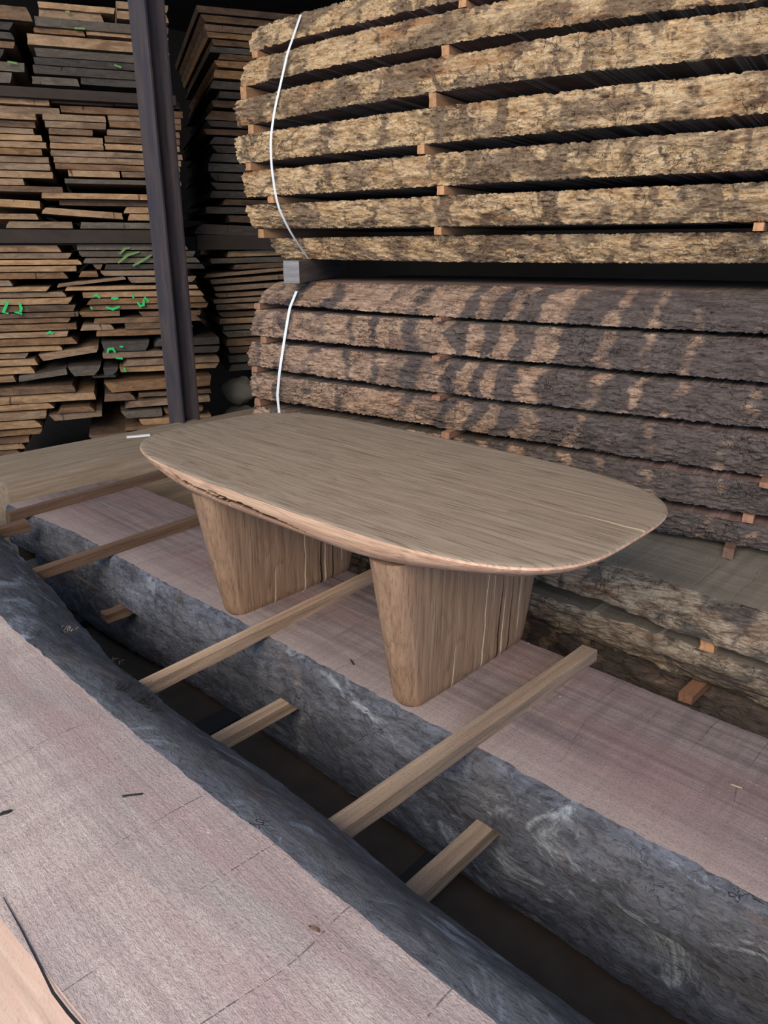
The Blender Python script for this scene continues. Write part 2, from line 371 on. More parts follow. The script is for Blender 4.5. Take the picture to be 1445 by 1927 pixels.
leg_lines = [(0.02, 0.39, 0.0, 0.0028, 0.03, PALE), (0.05, 0.1, 0.36, 0.0022, 0.02, PALE), (0.085, 0.30, 0.0, 0.0042, 0.03, DARKC), (0.10, 0.2, 0.0, 0.0035, 0.02, PALE), (0.13, 0.25, 0.0, 0.003, 0.03, DARKC), (-0.09, 0.12, 0.0, 0.0022, 0.02, PALE), (0.165, 0.38, 0.05, 0.0014, 0.03, PALE)]
t, c, h, r = oak('oak_leg', (0.170, 0.100, 0.064), (0.35, 0.235, 0.155), (0.28, 0.175, 0.11), axis='z', lines=leg_lines, pore_amt=0.28)
M['oak_leg'] = t.out(c, 0.5, t.bump(h, 0.4, 0.0015), 0.35)

M['pink_edge'] = wood_simple('pinkish_pale_sapwood', (0.34, 0.24, 0.19), (0.52, 0.39, 0.31), (0.42, 0.28, 0.22), axis='x', dirt=0.2)
def board_mat(name, a, b, c3):
    t = NT(name); p = t.pos(local=True)
    rnd = t.n('ShaderNodeObjectInfo').outputs['Random']
    off = t.n('ShaderNodeCombineXYZ', None, X=t.math('MULTIPLY', rnd, 50.0), Y=t.math('MULTIPLY', rnd, 20.0)).outputs[0]
    q = t.n('ShaderNodeVectorMath', {'operation': 'ADD'}, i0=p, i1=off).outputs[0]
    g = t.noise(q, (14, 14, 42), 1.0, 5, 0.65, 0.8)
    g2 = t.noise(q, (4, 4, 16), 1.0, 4, 0.6, 0.4, (3, 3, 3))
    f = t.noise(q, (130, 130, 130), 1.0, 3, 0.7)
    c = t.mix(t.ramp(g, [(0.3, 0.0), (0.7, 1.0)]), a, b)
    c = t.mix(t.ramp(g2, [(0.5, 0.0), (0.66, 0.85)]), c, c3)
    # drying checks in the end grain
    ck = t.noise(q, (40, 40, 4), 1.0, 2, 0.5, 0.3, (7, 7, 7))
    c = t.mix(t.math('MULTIPLY', t.ramp(ck, [(0.70, 0.0), (0.73, 1.0)]), 0.8), c, tuple(x * 0.2 for x in a))
    c = t.mix(t.math('MULTIPLY', t.ramp(f, [(0.36, 1.0), (0.48, 0.0)]), 0.25), c, tuple(x * 0.4 for x in a))
    c = t.n('ShaderNodeHueSaturation', None, Color=c, Value=t.math('ADD', 0.72, t.math('MULTIPLY', rnd, 0.5)), Saturation=t.math('ADD', 0.85, t.math('MULTIPLY', rnd, 0.25))).outputs[0]
    return t.out(c, 0.85, t.bump(t.math('ADD', g, f), 0.5, 0.004), 0.2)
M['w'] = board_mat('tan_sawn_board', (0.24, 0.150, 0.085), (0.46, 0.31, 0.185), (0.18, 0.105, 0.062))
M['b'] = board_mat('brown_sawn_board', (0.14, 0.080, 0.046), (0.28, 0.17, 0.095), (0.09, 0.055, 0.038))
M['g'] = board_mat('grey_weathered_board', (0.085, 0.070, 0.055), (0.175, 0.150, 0.120), (0.12, 0.088, 0.060))
M['k'] = board_mat('shade_painted_brown_board', (0.075, 0.045, 0.028), (0.165, 0.100, 0.058), (0.055, 0.035, 0.025))  # brown board with the big stack's shade put into its colour
M['d'] = board_mat('dark_grey_board', (0.040, 0.036, 0.032), (0.095, 0.085, 0.075), (0.065, 0.050, 0.040))

def simple(name, col, rough=0.6, spec=0.3, metal=0.0, ns=30, var=0.3):
    t = NT(name); p = t.pos()
    f = t.noise(p, (ns, ns, ns), 1.0, 5, 0.6)
    c = t.mix(f, tuple(x * (1 - var) for x in col), tuple(min(1, x * (1 + var)) for x in col))
    return t.out(c, rough, t.bump(f, 0.2, 0.003), spec, metal)
M['green'] = simple('green_spray_paint', (0.02, 0.55, 0.14), 0.6, ns=80)
M['green_faint'] = simple('faded_green_spray_paint', (0.16, 0.30, 0.10), 0.8, ns=60)
M['strap'] = simple('white_plastic_strap', (0.70, 0.76, 0.80), 0.35, 0.5, ns=20, var=0.05)
M['white'] = simple('white_sheet', (0.8, 0.82, 0.85), 0.6)
M['void'] = simple('dark_shed_cladding', (0.022, 0.02, 0.019), 0.9, ns=5)
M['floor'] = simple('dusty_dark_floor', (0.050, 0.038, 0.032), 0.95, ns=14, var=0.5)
M['stone'] = simple('grey_plaster_rock', (0.30, 0.28, 0.22), 0.9, ns=12)
M['black'] = simple('black_bearer', (0.015, 0.016, 0.02), 0.8)
t = NT('painted_rusty_steel'); p = t.pos(); n1 = t.noise(p, (25, 25, 4), 1.0, 6, 0.65, 0.5); n2 = t.noise(p, (60, 60, 16), 1.0, 5, 0.7, 0, (4, 4, 4))
c = t.mix(t.ramp(n1, [(0.4, 0.0), (0.65, 0.8)]), (0.040, 0.037, 0.047), (0.085, 0.062, 0.055))
c = t.mix(t.ramp(n2, [(0.745, 0.0), (0.765, 1.0)]), c, (0.55, 0.52, 0.50))
M['steel'] = t.out(c, 0.55, t.bump(n1, 0.3, 0.003), 0.4)
t = NT('brown_rack_steel'); p = t.pos(); n1 = t.noise(p, (9, 9, 20), 1.0, 6, 0.65, 0.5)
M['rack'] = t.out(t.mix(n1, (0.020, 0.015, 0.012), (0.062, 0.046, 0.038)), 0.8, t.bump(n1, 0.3, 0.004), 0.3)

# ------------------------------------------------------------------ the shed
def box_geo(lo, hi):
    x0, y0, z0 = lo; x1, y1, z1 = hi
    V = [(x0, y0, z0), (x1, y0, z0), (x1, y1, z0), (x0, y1, z0), (x0, y0, z1), (x1, y0, z1), (x1, y1, z1), (x0, y1, z1)]
    Fc = [(0, 3, 2, 1), (4, 5, 6, 7), (0, 1, 5, 4), (1, 2, 6, 5), (2, 3, 7, 6), (3, 0, 4, 7)]
    return V, Fc
def struct(name, lo, hi, mat):
    V, Fc = box_geo(lo, hi)
    return tag(mesh_obj(name, V, Fc, mat, origin=((lo[0] + hi[0]) / 2, (lo[1] + hi[1]) / 2, lo[2])), kind='structure')
FLOOR = -0.56
struct('floor', (-9.5, -4.5, FLOOR - 0.1), (4.5, 8.0, FLOOR), M['floor'])
struct('wall_back', (-9.5, 7.0, FLOOR), (4.5, 7.15, 4.0), M['void'])
struct('wall_left', (-9.5, -4.5, FLOOR), (-9.35, 7.0, 4.0), M['void'])
struct('ceiling', (-9.5, 0.9, 3.5), (4.5, 7.0, 3.6), M['void'])

# ------------------------------------------------------------------ foreground and table slabs
def slab(name, x0, x1, z0, z1, yback, prof, mats, seed, N=420, amp=0.006, edge_wob=0.008, Kf=22, both=None, jag=0.003):
    """flat sawn slab; prof(x, v) -> y of the waney front face for v 0 (bottom) .. 1 (top)"""
    xs = np.linspace(x0, x1, N)
    v = np.linspace(0, 1, Kf)
    X, Vv = np.meshgrid(xs, v, indexing='ij')
    Z = z0 + (z1 - z0) * Vv
    Y = prof(X, Vv)
    dsp = fbm(X * 7, Vv * 2.5, 0.3, 4, seed) * amp * 1.5 + fbm(X * 28, Vv * 9, 0.3, 3, seed + 5) * amp * 0.6
    Y = Y + dsp * (0.35 + 0.65 * np.sin(np.pi * np.clip(Vv, 0.0, 1)))
    Y = Y + fbm(X * 2.2, 0.1, 0.1, 3, seed + 9) * edge_wob + fbm(X * 40, 3, 0.1, 3, seed + 2) * jag
    P = np.zeros((N, Kf + 2, 3))
    P[:, :Kf, 0] = X; P[:, :Kf, 1] = Y; P[:, :Kf, 2] = Z
    yb = yback(xs) + fbm(xs * 2.5, 0.7, 0.1, 3, seed + 20) * 0.004 + fbm(xs * 45, 0.7, 0.1, 2, seed + 21) * 0.0015
    P[:, Kf, 0] = xs; P[:, Kf, 1] = yb; P[:, Kf, 2] = z1
    P[:, Kf + 1, 0] = xs; P[:, Kf + 1, 1] = yb + 0.01; P[:, Kf + 1, 2] = z0
    if both:
        Kb = 10
        vb = np.linspace(1, 0, Kb); XB, VB = np.meshgrid(xs, vb, indexing='ij')
        YB = both(XB, VB) + fbm(XB * 6, VB * 2, 0.9, 4, seed + 30) * amp
        P2 = np.zeros((N, Kf + Kb, 3)); P2[:, :Kf] = P[:, :Kf]
        P2[:, Kf:, 0] = XB; P2[:, Kf:, 1] = YB; P2[:, Kf:, 2] = z0 + (z1 - z0) * VB
        P = P2
        kmat = [0] * (Kf - 1) + [1] + [2] * (Kb - 1) + [1]
    else:
        kmat = [0] * (Kf - 1) + [1, 1, 1]
    return sweep(name, P, mats, kmat, smooth=48, cap_mat=1)

def prof1(X, V):
    # bulging top slab, its arris broken and rounded
    y = 1.030 - 0.016 * np.sin(np.pi * np.clip((1 - V) * 0.75 + 0.02, 0, 1)) + 0.006 * np.sin(X * 4.1) * (1 - V)
    y += 0.009 * np.clip((V - 0.9) / 0.1, 0, 1) ** 2
    y -= 0.03 * np.clip((-2.45 - X) / 0.4, 0, 1)
    return y
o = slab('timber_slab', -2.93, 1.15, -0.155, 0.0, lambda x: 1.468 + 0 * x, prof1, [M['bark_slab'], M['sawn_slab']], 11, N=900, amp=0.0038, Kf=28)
tag(o, 'thick purple-brown sawn slab with blue-grey bark edge carrying the oak table', 'slab')
def prof2(X, V):
    return 1.066 + 0.022 * (1 - V) ** 1.3 - 0.012 * np.sin(3 * V) + 0.012 * np.sin(X * 3.1)
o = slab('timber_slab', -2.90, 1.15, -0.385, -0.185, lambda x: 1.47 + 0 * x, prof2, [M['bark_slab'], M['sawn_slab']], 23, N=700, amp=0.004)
tag(o, 'dark grey bark-edged slab directly under the slab that carries the table', 'slab')
def prof_f(X, V):
    # foreground slab: broad waney edge running out towards its underside, flaring at the butt end
    y = 0.480 + 0.190 * (1 - V) ** 0.62
    fl = np.clip((-1.72 - X) / 0.8, 0, 1)
    y += (0.16 * fl * (3 - 2 * fl) * fl) * (1 - 0.35 * V)
    y += 0.046 * np.exp(-((X + 1.85) / 0.36) ** 2) * (1 - 0.6 * V)
    y += 0.010 * np.sin(X * 6.3 + 1) * (1 - V) + 0.008 * np.exp(-((X + 1.35) / 0.10) ** 2) * (1 - V)
    return y
def prof_fb(X, V):
    return 0.186 - 0.085 * (1 - V) - 0.01 * np.sin(X * 4)
o = slab('timber_slab', -3.05, 0.75, 0.030, 0.185, lambda x: 0.186 + 0 * x, prof_f, [M['bark_fore'], M['sawn_fore'], M['pink_edge']], 37, N=900, Kf=34, amp=0.004, edge_wob=0.004, both=prof_fb, jag=0.0018)
tag(o, 'pale furry sawn slab with a wide grey waney edge in the near left foreground', 'slab')
def prof_f2(X, V): return 0.55 + 0.03 * np.sin(X * 3 + 1)
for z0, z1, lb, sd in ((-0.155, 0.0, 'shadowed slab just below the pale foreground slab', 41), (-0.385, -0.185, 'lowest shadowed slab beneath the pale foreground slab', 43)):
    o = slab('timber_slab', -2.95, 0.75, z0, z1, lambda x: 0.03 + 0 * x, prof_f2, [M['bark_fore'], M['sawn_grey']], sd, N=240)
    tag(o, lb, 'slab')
# what the slabs stand on: a broad dark slab and black bearers across it
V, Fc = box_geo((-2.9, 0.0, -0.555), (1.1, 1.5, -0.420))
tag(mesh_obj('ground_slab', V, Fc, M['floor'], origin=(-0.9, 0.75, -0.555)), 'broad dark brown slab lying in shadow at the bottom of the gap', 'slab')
# lengthwise crack in the foreground slab
crk = []
cpts = [(6, 1688), (38, 1745), (66, 1800), (100, 1868), (128, 1905), (168, 1950)]
cw = [0.0008, 0.0018, 0.0022, 0.0034, 0.0038, 0.004]
CP = [onz(x, y, 0.1866) for x, y in cpts]
def ribbon(pts, widths, up=(0, 0, 1), side=None):
    V, Fq = [], []
    pts = [np.asarray(p, float) for p in pts]
    for i, p in enumerate(pts):
        d = pts[min(i + 1, len(pts) - 1)] - pts[max(i - 1, 0)]
        s = np.cross(up, d) if side is None else np.asarray(side, float)
        s = s / (np.linalg.norm(s) + 1e-9) * widths[i] / 2
        V += [p - s, p + s]
        if i: Fq.append((2 * i - 2, 2 * i - 1, 2 * i + 1, 2 * i))
    return V, Fq
fore = bpy.data.objects['timber_slab.002']
V, Fq = ribbon(CP, cw)
o = mesh_obj('drying_crack', V, Fq, M['black'], parent=fore); o['label'] = 'dark lengthwise drying crack'

# ------------------------------------------------------------------ sticks across the slabs
def bar(name, a, b, w, h, mat, label=None, cat='stick', group=None, seed=0, n=26, rough=0.0012, end=None, roll=0.0, parent=None, taper=0.0):
    """squared stick; a and b are the bottom centre points of its two ends"""
    a = np.asarray(a, float); b = np.asarray(b, float); d = b - a; L = np.linalg.norm(d); d = d / L
    s = np.cross(d, (0, 0, 1)); s /= np.linalg.norm(s); u = np.cross(s, d)
    K = [(-1, 0), (-1, .5), (-1, 1), (-.4, 1), (.4, 1), (1, 1), (1, .5), (1, 0), (0, 0)]
    bev = 0.08
    P = np.zeros((n, len(K), 3))
    for i in range(n):
        tt = i / (n - 1); c = a + d * L * tt
        for k, (kx, kz) in enumerate(K):
            jx = rough * vnoise(tt * 14, k * 3.3, seed, 5); jz = rough * vnoise(tt * 14, k * 3.3, seed, 9)
            if kz == 0: jz = 0
            P[i, k] = c + s * (kx * w / 2 * (1 - taper * tt) + jx) + u * (kz * h + jz) + (d * 0.004 * vnoise(k * 2.1, seed, i) if i in (0, n - 1) else 0)
    ang = math.atan2(d[1], d[0]); base = (a + b) / 2
    ca, sa = math.cos(-(ang - math.pi / 2)), math.sin(-(ang - math.pi / 2))
    Q = P.reshape(-1, 3) - base
    R = np.array([[ca, -sa, 0], [sa, ca, 0], [0, 0, 1]])
    Q = (R @ Q.T).T.reshape(P.shape)
    o = sweep(name, Q, [mat] + ([end] if end else []), None, smooth=35, cap_mat=1 if end else 0, origin=(0, 0, 0))
    o.location = base; o.rotation_euler = (0, 0, ang - math.pi / 2)
    if label: tag(o, label, cat, group)
    if parent:
        o.parent = parent; o.location = base - np.asarray(parent.location)
    return o
g1 = 'sticks laid across the table slab'
bar('spacer_stick', (-1.352, 0.40, 0.0), (-1.412, 1.50, 0.0), 0.030, 0.030, M['stick_tan'], 'tan squared stick crossing the slab between the two table legs', seed=3)
bar('spacer_stick', (-0.750, 0.42, 0.0), (-0.715, 1.505, 0.0), 0.038, 0.030, M['stick_greybrown'], 'grey-brown squared stick crossing the slab right of the table, its far end chipped', seed=5)
bar('spacer_stick', (-2.135, 0.50, 0.0), (-2.215, 1.49, 0.0), 0.034, 0.030, M['stick_brown'], 'dark brown stick running under the left side of the tabletop', seed=7)
bar('spacer_stick', (-2.735, 0.93, 0.0), (-2.80, 1.62, 0.0), 0.034, 0.032, M['stick_brown'], 'dark brown stick beside the squared yellow-brown beam', seed=9)
bar('spacer_stick', (-2.575, 0.55, 0.0), (-2.60, 0.945, 0.0), 0.040, 0.035, M['stick_brown'], 'short brown stick end poking out at the left edge of the photo', seed=10)
bar('spacer_stick', (-1.300, 0.40, -0.185), (-1.302, 1.15, -0.185), 0.036, 0.030, M['stick_tan'], 'tan stick low in the gap, left of the two wedged under the table slab', seed=12)
bar('spacer_stick', (-0.668, 0.40, -0.185), (-0.670, 1.15, -0.185), 0.040, 0.030, M['stick_greybrown'], 'grey-brown stick low in the gap, right of the two wedged under the table slab', seed=13)
bar('spacer_stick', (-2.10, 0.945, -0.185), (-2.10, 1.40, -0.185), 0.045, 0.028, M['stick_brown'], 'broken brown stick stub under the slab near the left table leg', seed=14, rough=0.006)
for x, lb in ((-2.55, 'leftmost of the black bearers under the lower slab'), (-1.62, 'black bearer under the lower slab below the left table leg'), (-0.80, 'black bearer under the lower slab below the right table leg')):
    bar('bearer', (x, 0.02, -0.419), (x - 0.03, 1.48, -0.419), 0.075, 0.033, M['black'], lb, 'bearer', seed=int(x * 10))

# ------------------------------------------------------------------ squared beam behind the slab end
bm_ = bar('squared_beam', (-3.20, 1.03, -0.27), (-3.20, 3.3, -0.27), 0.44, 0.335, M['beam_yellow'], 'big squared yellow-brown beam lying across behind the left slab end', 'beam', seed=20, rough=0.003)
V, Fc = box_geo((-3.42, 1.15, FLOOR), (-3.0, 1.33, -0.27)); tag(mesh_obj('bearer_block', V, Fc, M['beam_grey'], origin=(-3.2, 1.24, FLOOR)), 'wood block under the near end of the squared yellow-brown beam', 'block')
V, Fc = box_geo((-3.42, 2.9, FLOOR), (-3.0, 3.1, -0.27)); tag(mesh_obj('bearer_block', V, Fc, M['beam_grey'], origin=(-3.2, 3.0, FLOOR)), 'wood block under the far end of the squared yellow-brown beam', 'block')
a0, a1 = onz(238, 821, 0.075), onz(282, 817, 0.075)
V, Fq = ribbon([a0, a1], [0.02, 0.02])
V = [tuple(v) for v in V] + [tuple(np.asarray(v) - np.array([0, 0, 0.008])) for v in V]
o = mesh_obj('white_strip', V, [(0, 1, 3, 2), (4, 6, 7, 5), (0, 4, 5, 1), (2, 3, 7, 6), (0, 2, 6, 4), (1, 5, 7, 3)], M['white'], origin=a0 - np.array([0, 0, 0.008]))
tag(o, 'thin white strip lying on the squared beam beside the table', 'strip')

# ------------------------------------------------------------------ the oak table
TX, TY, TZ = -1.247, 1.283, 0.431
table = empty('coffee_table', (TX, TY, 0.0))
tag(table, 'oak coffee table with boat-shaped top on two tapered slab legs', 'table')
A, B, PW = 0.708, 0.353, 3.65
def outline(n):
    th = np.linspace(0, 2 * np.pi, n, endpoint=False)
    c, s = np.cos(th), np.sin(th)
    return np.sign(c) * np.abs(c) ** (2 / PW) * A, np.sign(s) * np.abs(s) ** (2 / PW) * B
# evenly resampled
ox, oy = outline(40000)
seg = np.hypot(np.diff(np.append(ox, ox[0])), np.diff(np.append(oy, oy[0]))); cum = np.concatenate([[0], np.cumsum(seg)])
NT_ = 2200
tt = np.linspace(0, cum[-1], NT_, endpoint=False)
ox = np.interp(tt, cum, np.append(ox, ox[0])); oy = np.interp(tt, cum, np.append(oy, oy[0]))
# outward normals
tx_ = np.roll(ox, -1) - np.roll(ox, 1); ty_ = np.roll(oy, -1) - np.roll(oy, 1); l_ = np.hypot(tx_, ty_)
nx, ny = ty_ / l_, -tx_ / l_
# edge profile (inset, drop): soft upper arris, bulging face, long chamfer beneath
prof = [(0.016, 0.0), (0.006, 0.0006), (0.002, 0.003), (0.0, 0.007)]
for q in np.linspace(0, 1, 22)[1:]:
    prof.append((0.001 * q + 0.026 * q ** 2.6, 0.007 + 0.052 * q))
prof += [(0.040, 0.062), (0.090, 0.067), (0.16, 0.068)]
KP = len(prof)
V = np.zeros((KP, NT_, 3)); CR = np.zeros((KP, NT_))
cracks = [(-0.400, 0.060, 0.022, 0.0030), (-0.310, 0.045, 0.024, 0.0050), (-0.185, 0.110, 0.034, 0.0062), (-0.010, 0.180, 0.034, 0.0066)]
for k, (ins, dr) in enumerate(prof):
    fe = np.clip((np.abs(ox) - 0.25) / 0.42, 0, 1); fe = 1 - 0.50 * fe * fe * (3 - 2 * fe)
    din = ins + (0.035 * (1 - fe) * (k - 3) / (KP - 4) if k > 3 else 0)
    dz_ = dr if k < 4 else (0.007 + (dr - 0.007) * fe if k < KP - 2 else dr)
    V[k, :, 0] = ox - nx * din; V[k, :, 1] = oy - ny * din; V[k, :, 2] = TZ - dz_
    if 3 <= k < KP - 2:
        for (xc, hw, dz, hh) in cracks:
            u = (ox - xc) / hw
            zc = dz + 0.010 * u + 0.0012 * np.sin(u * 9)
            wdt = hh * np.clip(1 - u ** 2, 0, 1) ** 0.6
            m = ((np.abs(dr - zc) < wdt) & (oy < 0) & (np.abs(u) < 1)).astype(float)
            CR[k] = np.maximum(CR[k], m)
V[:, :, 0] -= nx[None] * CR * 0.012; V[:, :, 1] -= ny[None] * CR * 0.012
# denser rows through the cracked face come from the subdivision of prof above
faces = []; mi = []
for k in range(KP - 1):
    for i in range(NT_):
        j = (i + 1) % NT_
        faces.append((k * NT_ + i, (k + 1) * NT_ + i, (k + 1) * NT_ + j, k * NT_ + j)); mi.append(0 if k < 2 else 1)
faces.append(tuple(range(NT_))); mi.append(0)
faces.append(tuple((KP - 1) * NT_ + i for i in range(NT_))[::-1]); mi.append(1)
Vw = V.reshape(-1, 3) + np.array([TX, TY, 0])
top = mesh_obj('tabletop', Vw, faces, [M['oak_top'], M['oak_edge']], mi, table, smooth=30, origin=(TX, TY, TZ))
at = top.data.attributes.new('crack', 'FLOAT', 'POINT'); at.data.foreach_set('value', CR.reshape(-1).astype(np.float32))
def leg(xc, yc):
    ZT = TZ - 0.0685
    n = 40; K = 72
    P = np.zeros((n, K, 3))
    for i in range(n):
        v = i / (n - 1); z = ZT * v
        hl = 0.222 + 0.072 * v ** 0.9          # half length flares upward
        ht = 0.040 + 0.012 * v
        if v < 0.03: hl -= 0.004 * (1 - v / 0.03); ht -= 0.004 * (1 - v / 0.03)
        th = np.linspace(0, 2 * np.pi, K, endpoint=False)
        c, s = np.cos(th), np.sin(th)
        # stadium-like: straight flanks, rounded ends
        yy = np.sign(c) * np.abs(c) ** (2 / 2.3); xx = np.sign(s) * np.abs(s) ** (2 / 2.6)
        yy2 = np.where(np.abs(c) > 0.0, yy, 0)
        core = hl - ht * 1.25
        P[i, :, 0] = xx * ht
        P[i, :, 1] = np.sign(c) * core * np.clip(np.abs(c) * 2.6, 0, 1) + yy2 * ht * 1.25
        P[i, :, 2] = z
    P += np.array([xc, yc, 0])
    return sweep('leg', P, [M['oak_leg']], None, table, smooth=60, origin=(xc, yc, 0))
leg(-1.548, 1.266); leg(-0.920, 1.266)

# ------------------------------------------------------------------ the two through-sawn boules
def sp(s, off, z): return SP + SD * s + SN * off + np.array([0, 0, z])
def z_at(px, py, off): return onplane(px, py, SP + SN * off, SN)[2]
def s_at(px, py, off): return float((onplane(px, py, SP + SN * off, SN) - SP) @ SD)
PLK = []
def zbot(i, s): return float(np.polyval(PLK[i][0], min(s, PLK[i][2])))
def ztop(i, s): return float(np.polyval(PLK[i][1], min(s, PLK[i][2])))
def boule_plank(name, s0, s1, offb, offt, bpx, tpx, mats, seed, label, group, round_top=0.0, depth=0.85, N=1000, Kf=26, bow=0.012, knot=None):
    """bpx / tpx: three sightings (px,py) on its lower and upper front arris, left middle right"""
    sb = [(s_at(x, y, offb), z_at(x, y, offb)) for x, y in bpx]
    stt = [(s_at(x, y, offt), z_at(x, y, offt)) for x, y in tpx]
    pb = np.polyfit(*zip(*sb), min(2, len(sb) - 1)); pt = np.polyfit(*zip(*stt), min(2, len(stt) - 1))
    PLK.append((pb, pt, max(sb[-1][0], stt[-1][0]) + 0.02))
    ss = np.linspace(s0, s1, N)
    smax = max(sb[-1][0], stt[-1][0]) + 0.02
    sc = np.minimum(ss, smax)                       # past the sightings the plank runs on straight
    zb = np.polyval(pb, sc); zt = np.polyval(pt, sc)
    v = np.linspace(0, 1, Kf)
    S, Vv = np.meshgrid(ss, v, indexing='ij')
    Z = zb[:, None] * (1 - Vv) + zt[:, None] * Vv
    O = offb * (1 - Vv) + offt * Vv - bow * np.sin(np.pi * Vv) + round_top * np.clip((Vv - 0.5) / 0.5, 0, 1) ** 2
    dsp = fbm(S * 8, Z * 24, O * 10, 3, seed) * 0.006 + fbm(S * 40, Z * 130, 0.2, 4, seed + 4, 0.7) * 0.0075
    if knot is not None:
        kr = np.hypot((S - knot[0]) / 1.5, Z - knot[1]); dsp += -0.016 * np.exp(-(kr / 0.028) ** 2) + 0.012 * np.exp(-((kr - 0.017) / 0.006) ** 2)
    rid = np.abs(fbm(S * 16, Z * 60, 0.5, 3, seed + 8)); dsp += (0.25 - rid) * 0.006
    O = O + dsp
    jag = (fbm(S * 38, 0.5, 0.5, 4, seed + 11, 0.65) * 0.0045)
    jag = np.abs(jag)
    Z = Z + jag * np.where(Vv < 0.5, 1, -1) * np.abs(Vv * 2 - 1) ** 6
    endj = fbm(Vv * 4, seed, 0.5, 3, seed) * 0.006
    S = S + endj * np.clip(1 - (S - s0) / 0.05, 0, 1)
    P = np.zeros((N, Kf + 2, 3))
    P[:, :Kf] = SP + S[..., None] * SD + O[..., None] * SN; P[:, :Kf, 2] = Z
    P[:, Kf] = SP + ss[:, None] * SD + SN * (offt + depth - 0.05); P[:, Kf, 2] = zt
    P[:, Kf + 1] = SP + ss[:, None] * SD + SN * (offb + depth); P[:, Kf + 1, 2] = zb
    o = sweep(name, P, mats, [0] * (Kf - 1) + [1] * 3, smooth=50, cap_mat=0)
    tag(o, label, 'plank', group)
    return o
UPM = [M['bark_pale'], M['sawn_dark']]
GU = 'thick planks of the upper boule'; GL = 'thick planks of the lower boule'
U = [ # offb offt  lower sightings                                upper sightings
 (0.045, 0.099, [(475, 97), (640, 53), (860, 3)], [(490, 49), (560, 27), (625, 8)], 'topmost pale plank of the upper stack, running out of the top of the photo'),
 (-0.012, 0.047, [(470, 161), (829, 85), (1183, 34), (1445, 0)], [(485, 110), (660, 62), (860, 18)], 'pale plank second from the top of the upper stack'),
 (-0.028, -0.030, [(470, 236), (804, 176), (900, 165), (1445, 102)], [(470, 184), (829, 106), (900, 93), (1445, 12)], 'pale orange-tinted plank third from the top of the upper stack'),
 (-0.036, -0.044, [(470, 307), (786, 275), (900, 261), (1445, 214)], [(470, 252), (804, 205), (900, 189), (1445, 130)], 'pale plank fourth from the top of the upper stack, with a grey stain at right'),
 (-0.016, -0.036, [(475, 372), (822, 351), (900, 347), (1445, 320)], [(470, 322), (786, 292), (900, 281), (1445, 238)], 'pale plank fifth from the top of the upper stack'),
 (0.045, -0.008, [(500, 431), (818, 427), (900, 426), (1445, 418)], [(480, 385), (822, 369), (900, 364), (1445, 341)], 'pale plank second from the bottom of the upper stack'),
 (0.185, 0.116, [(545, 487), (900, 494), (1445, 496)], [(515, 448), (818, 445), (900, 440), (1445, 436)], 'narrow straw-coloured bottom plank of the upper stack'),
]
S0 = -1.0
for i, (ob, ot, b, t_, lb) in enumerate(U):
    boule_plank('boule_plank', S0 + 0.006 * math.sin(i * 2.1), 1.65, ob, ot, b, t_, UPM, 100 + i * 7, lb, GU)
LOM = [M['bark_grey'], M['sawn_dark']]
Lw = [
 (0.024, 0.150, [(495, 571), (822, 593), (900, 603), (1445, 629)], [(558, 530), (896, 537), (1424, 551)], 'top plank of the lower stack, its grey bark broken by pale slanting bands', 0.0),
 (-0.030, 0.011, [(485, 632), (822, 664), (900, 674), (1445, 720)], [(495, 583), (822, 600), (900, 610), (1445, 640)], 'bark-edged plank second from the top of the lower stack', 0.0),
 (-0.052, -0.022, [(480, 690), (640, 712), (900, 750), (1445, 806)], [(485, 644), (822, 673), (900, 682), (1445, 731)], 'bark-edged plank with a round knot, third from the top of the lower stack', 0.0),
 (-0.044, -0.045, [(485, 750), (640, 772), (900, 817), (1445, 898)], [(482, 700), (640, 722), (900, 758), (1445, 817)], 'bark-edged plank fourth from the top of the lower stack', 0.0),
 (-0.030, -0.040, [(1249, 938), (1340, 955), (1445, 974)], [(490, 764), (900, 828), (1445, 909)], 'grey bark-edged plank of the lower stack just behind the tabletop rim', 0.0),
 (-0.010, -0.030, [(1228, 998), (1340, 1020), (1445, 1038)], [(1249, 951), (1340, 971), (1445, 991)], 'dark grey bottom plank of the lower stack above the cream-barked ones', 0.0),
]
for i, (ob, ot, b, t_, lb, rt) in enumerate(Lw):
    if i == 4: b = [(500, 815), (900, 882)] + b[:]       # hidden run behind the table
    if i == 5: b = [(500, 868), (900, 940)] + b; t_ = [(500, 826), (900, 893)] + t_
    boule_plank('boule_plank', S0 + 0.006 * math.cos(i * 1.7), 1.65, ob, ot, b, t_, LOM, 200 + i * 7, lb, GL, round_top=rt, bow=0.028 if i == 0 else 0.012, knot=(s_at(897, 703, -0.04), z_at(897, 703, -0.04)) if i == 2 else None)

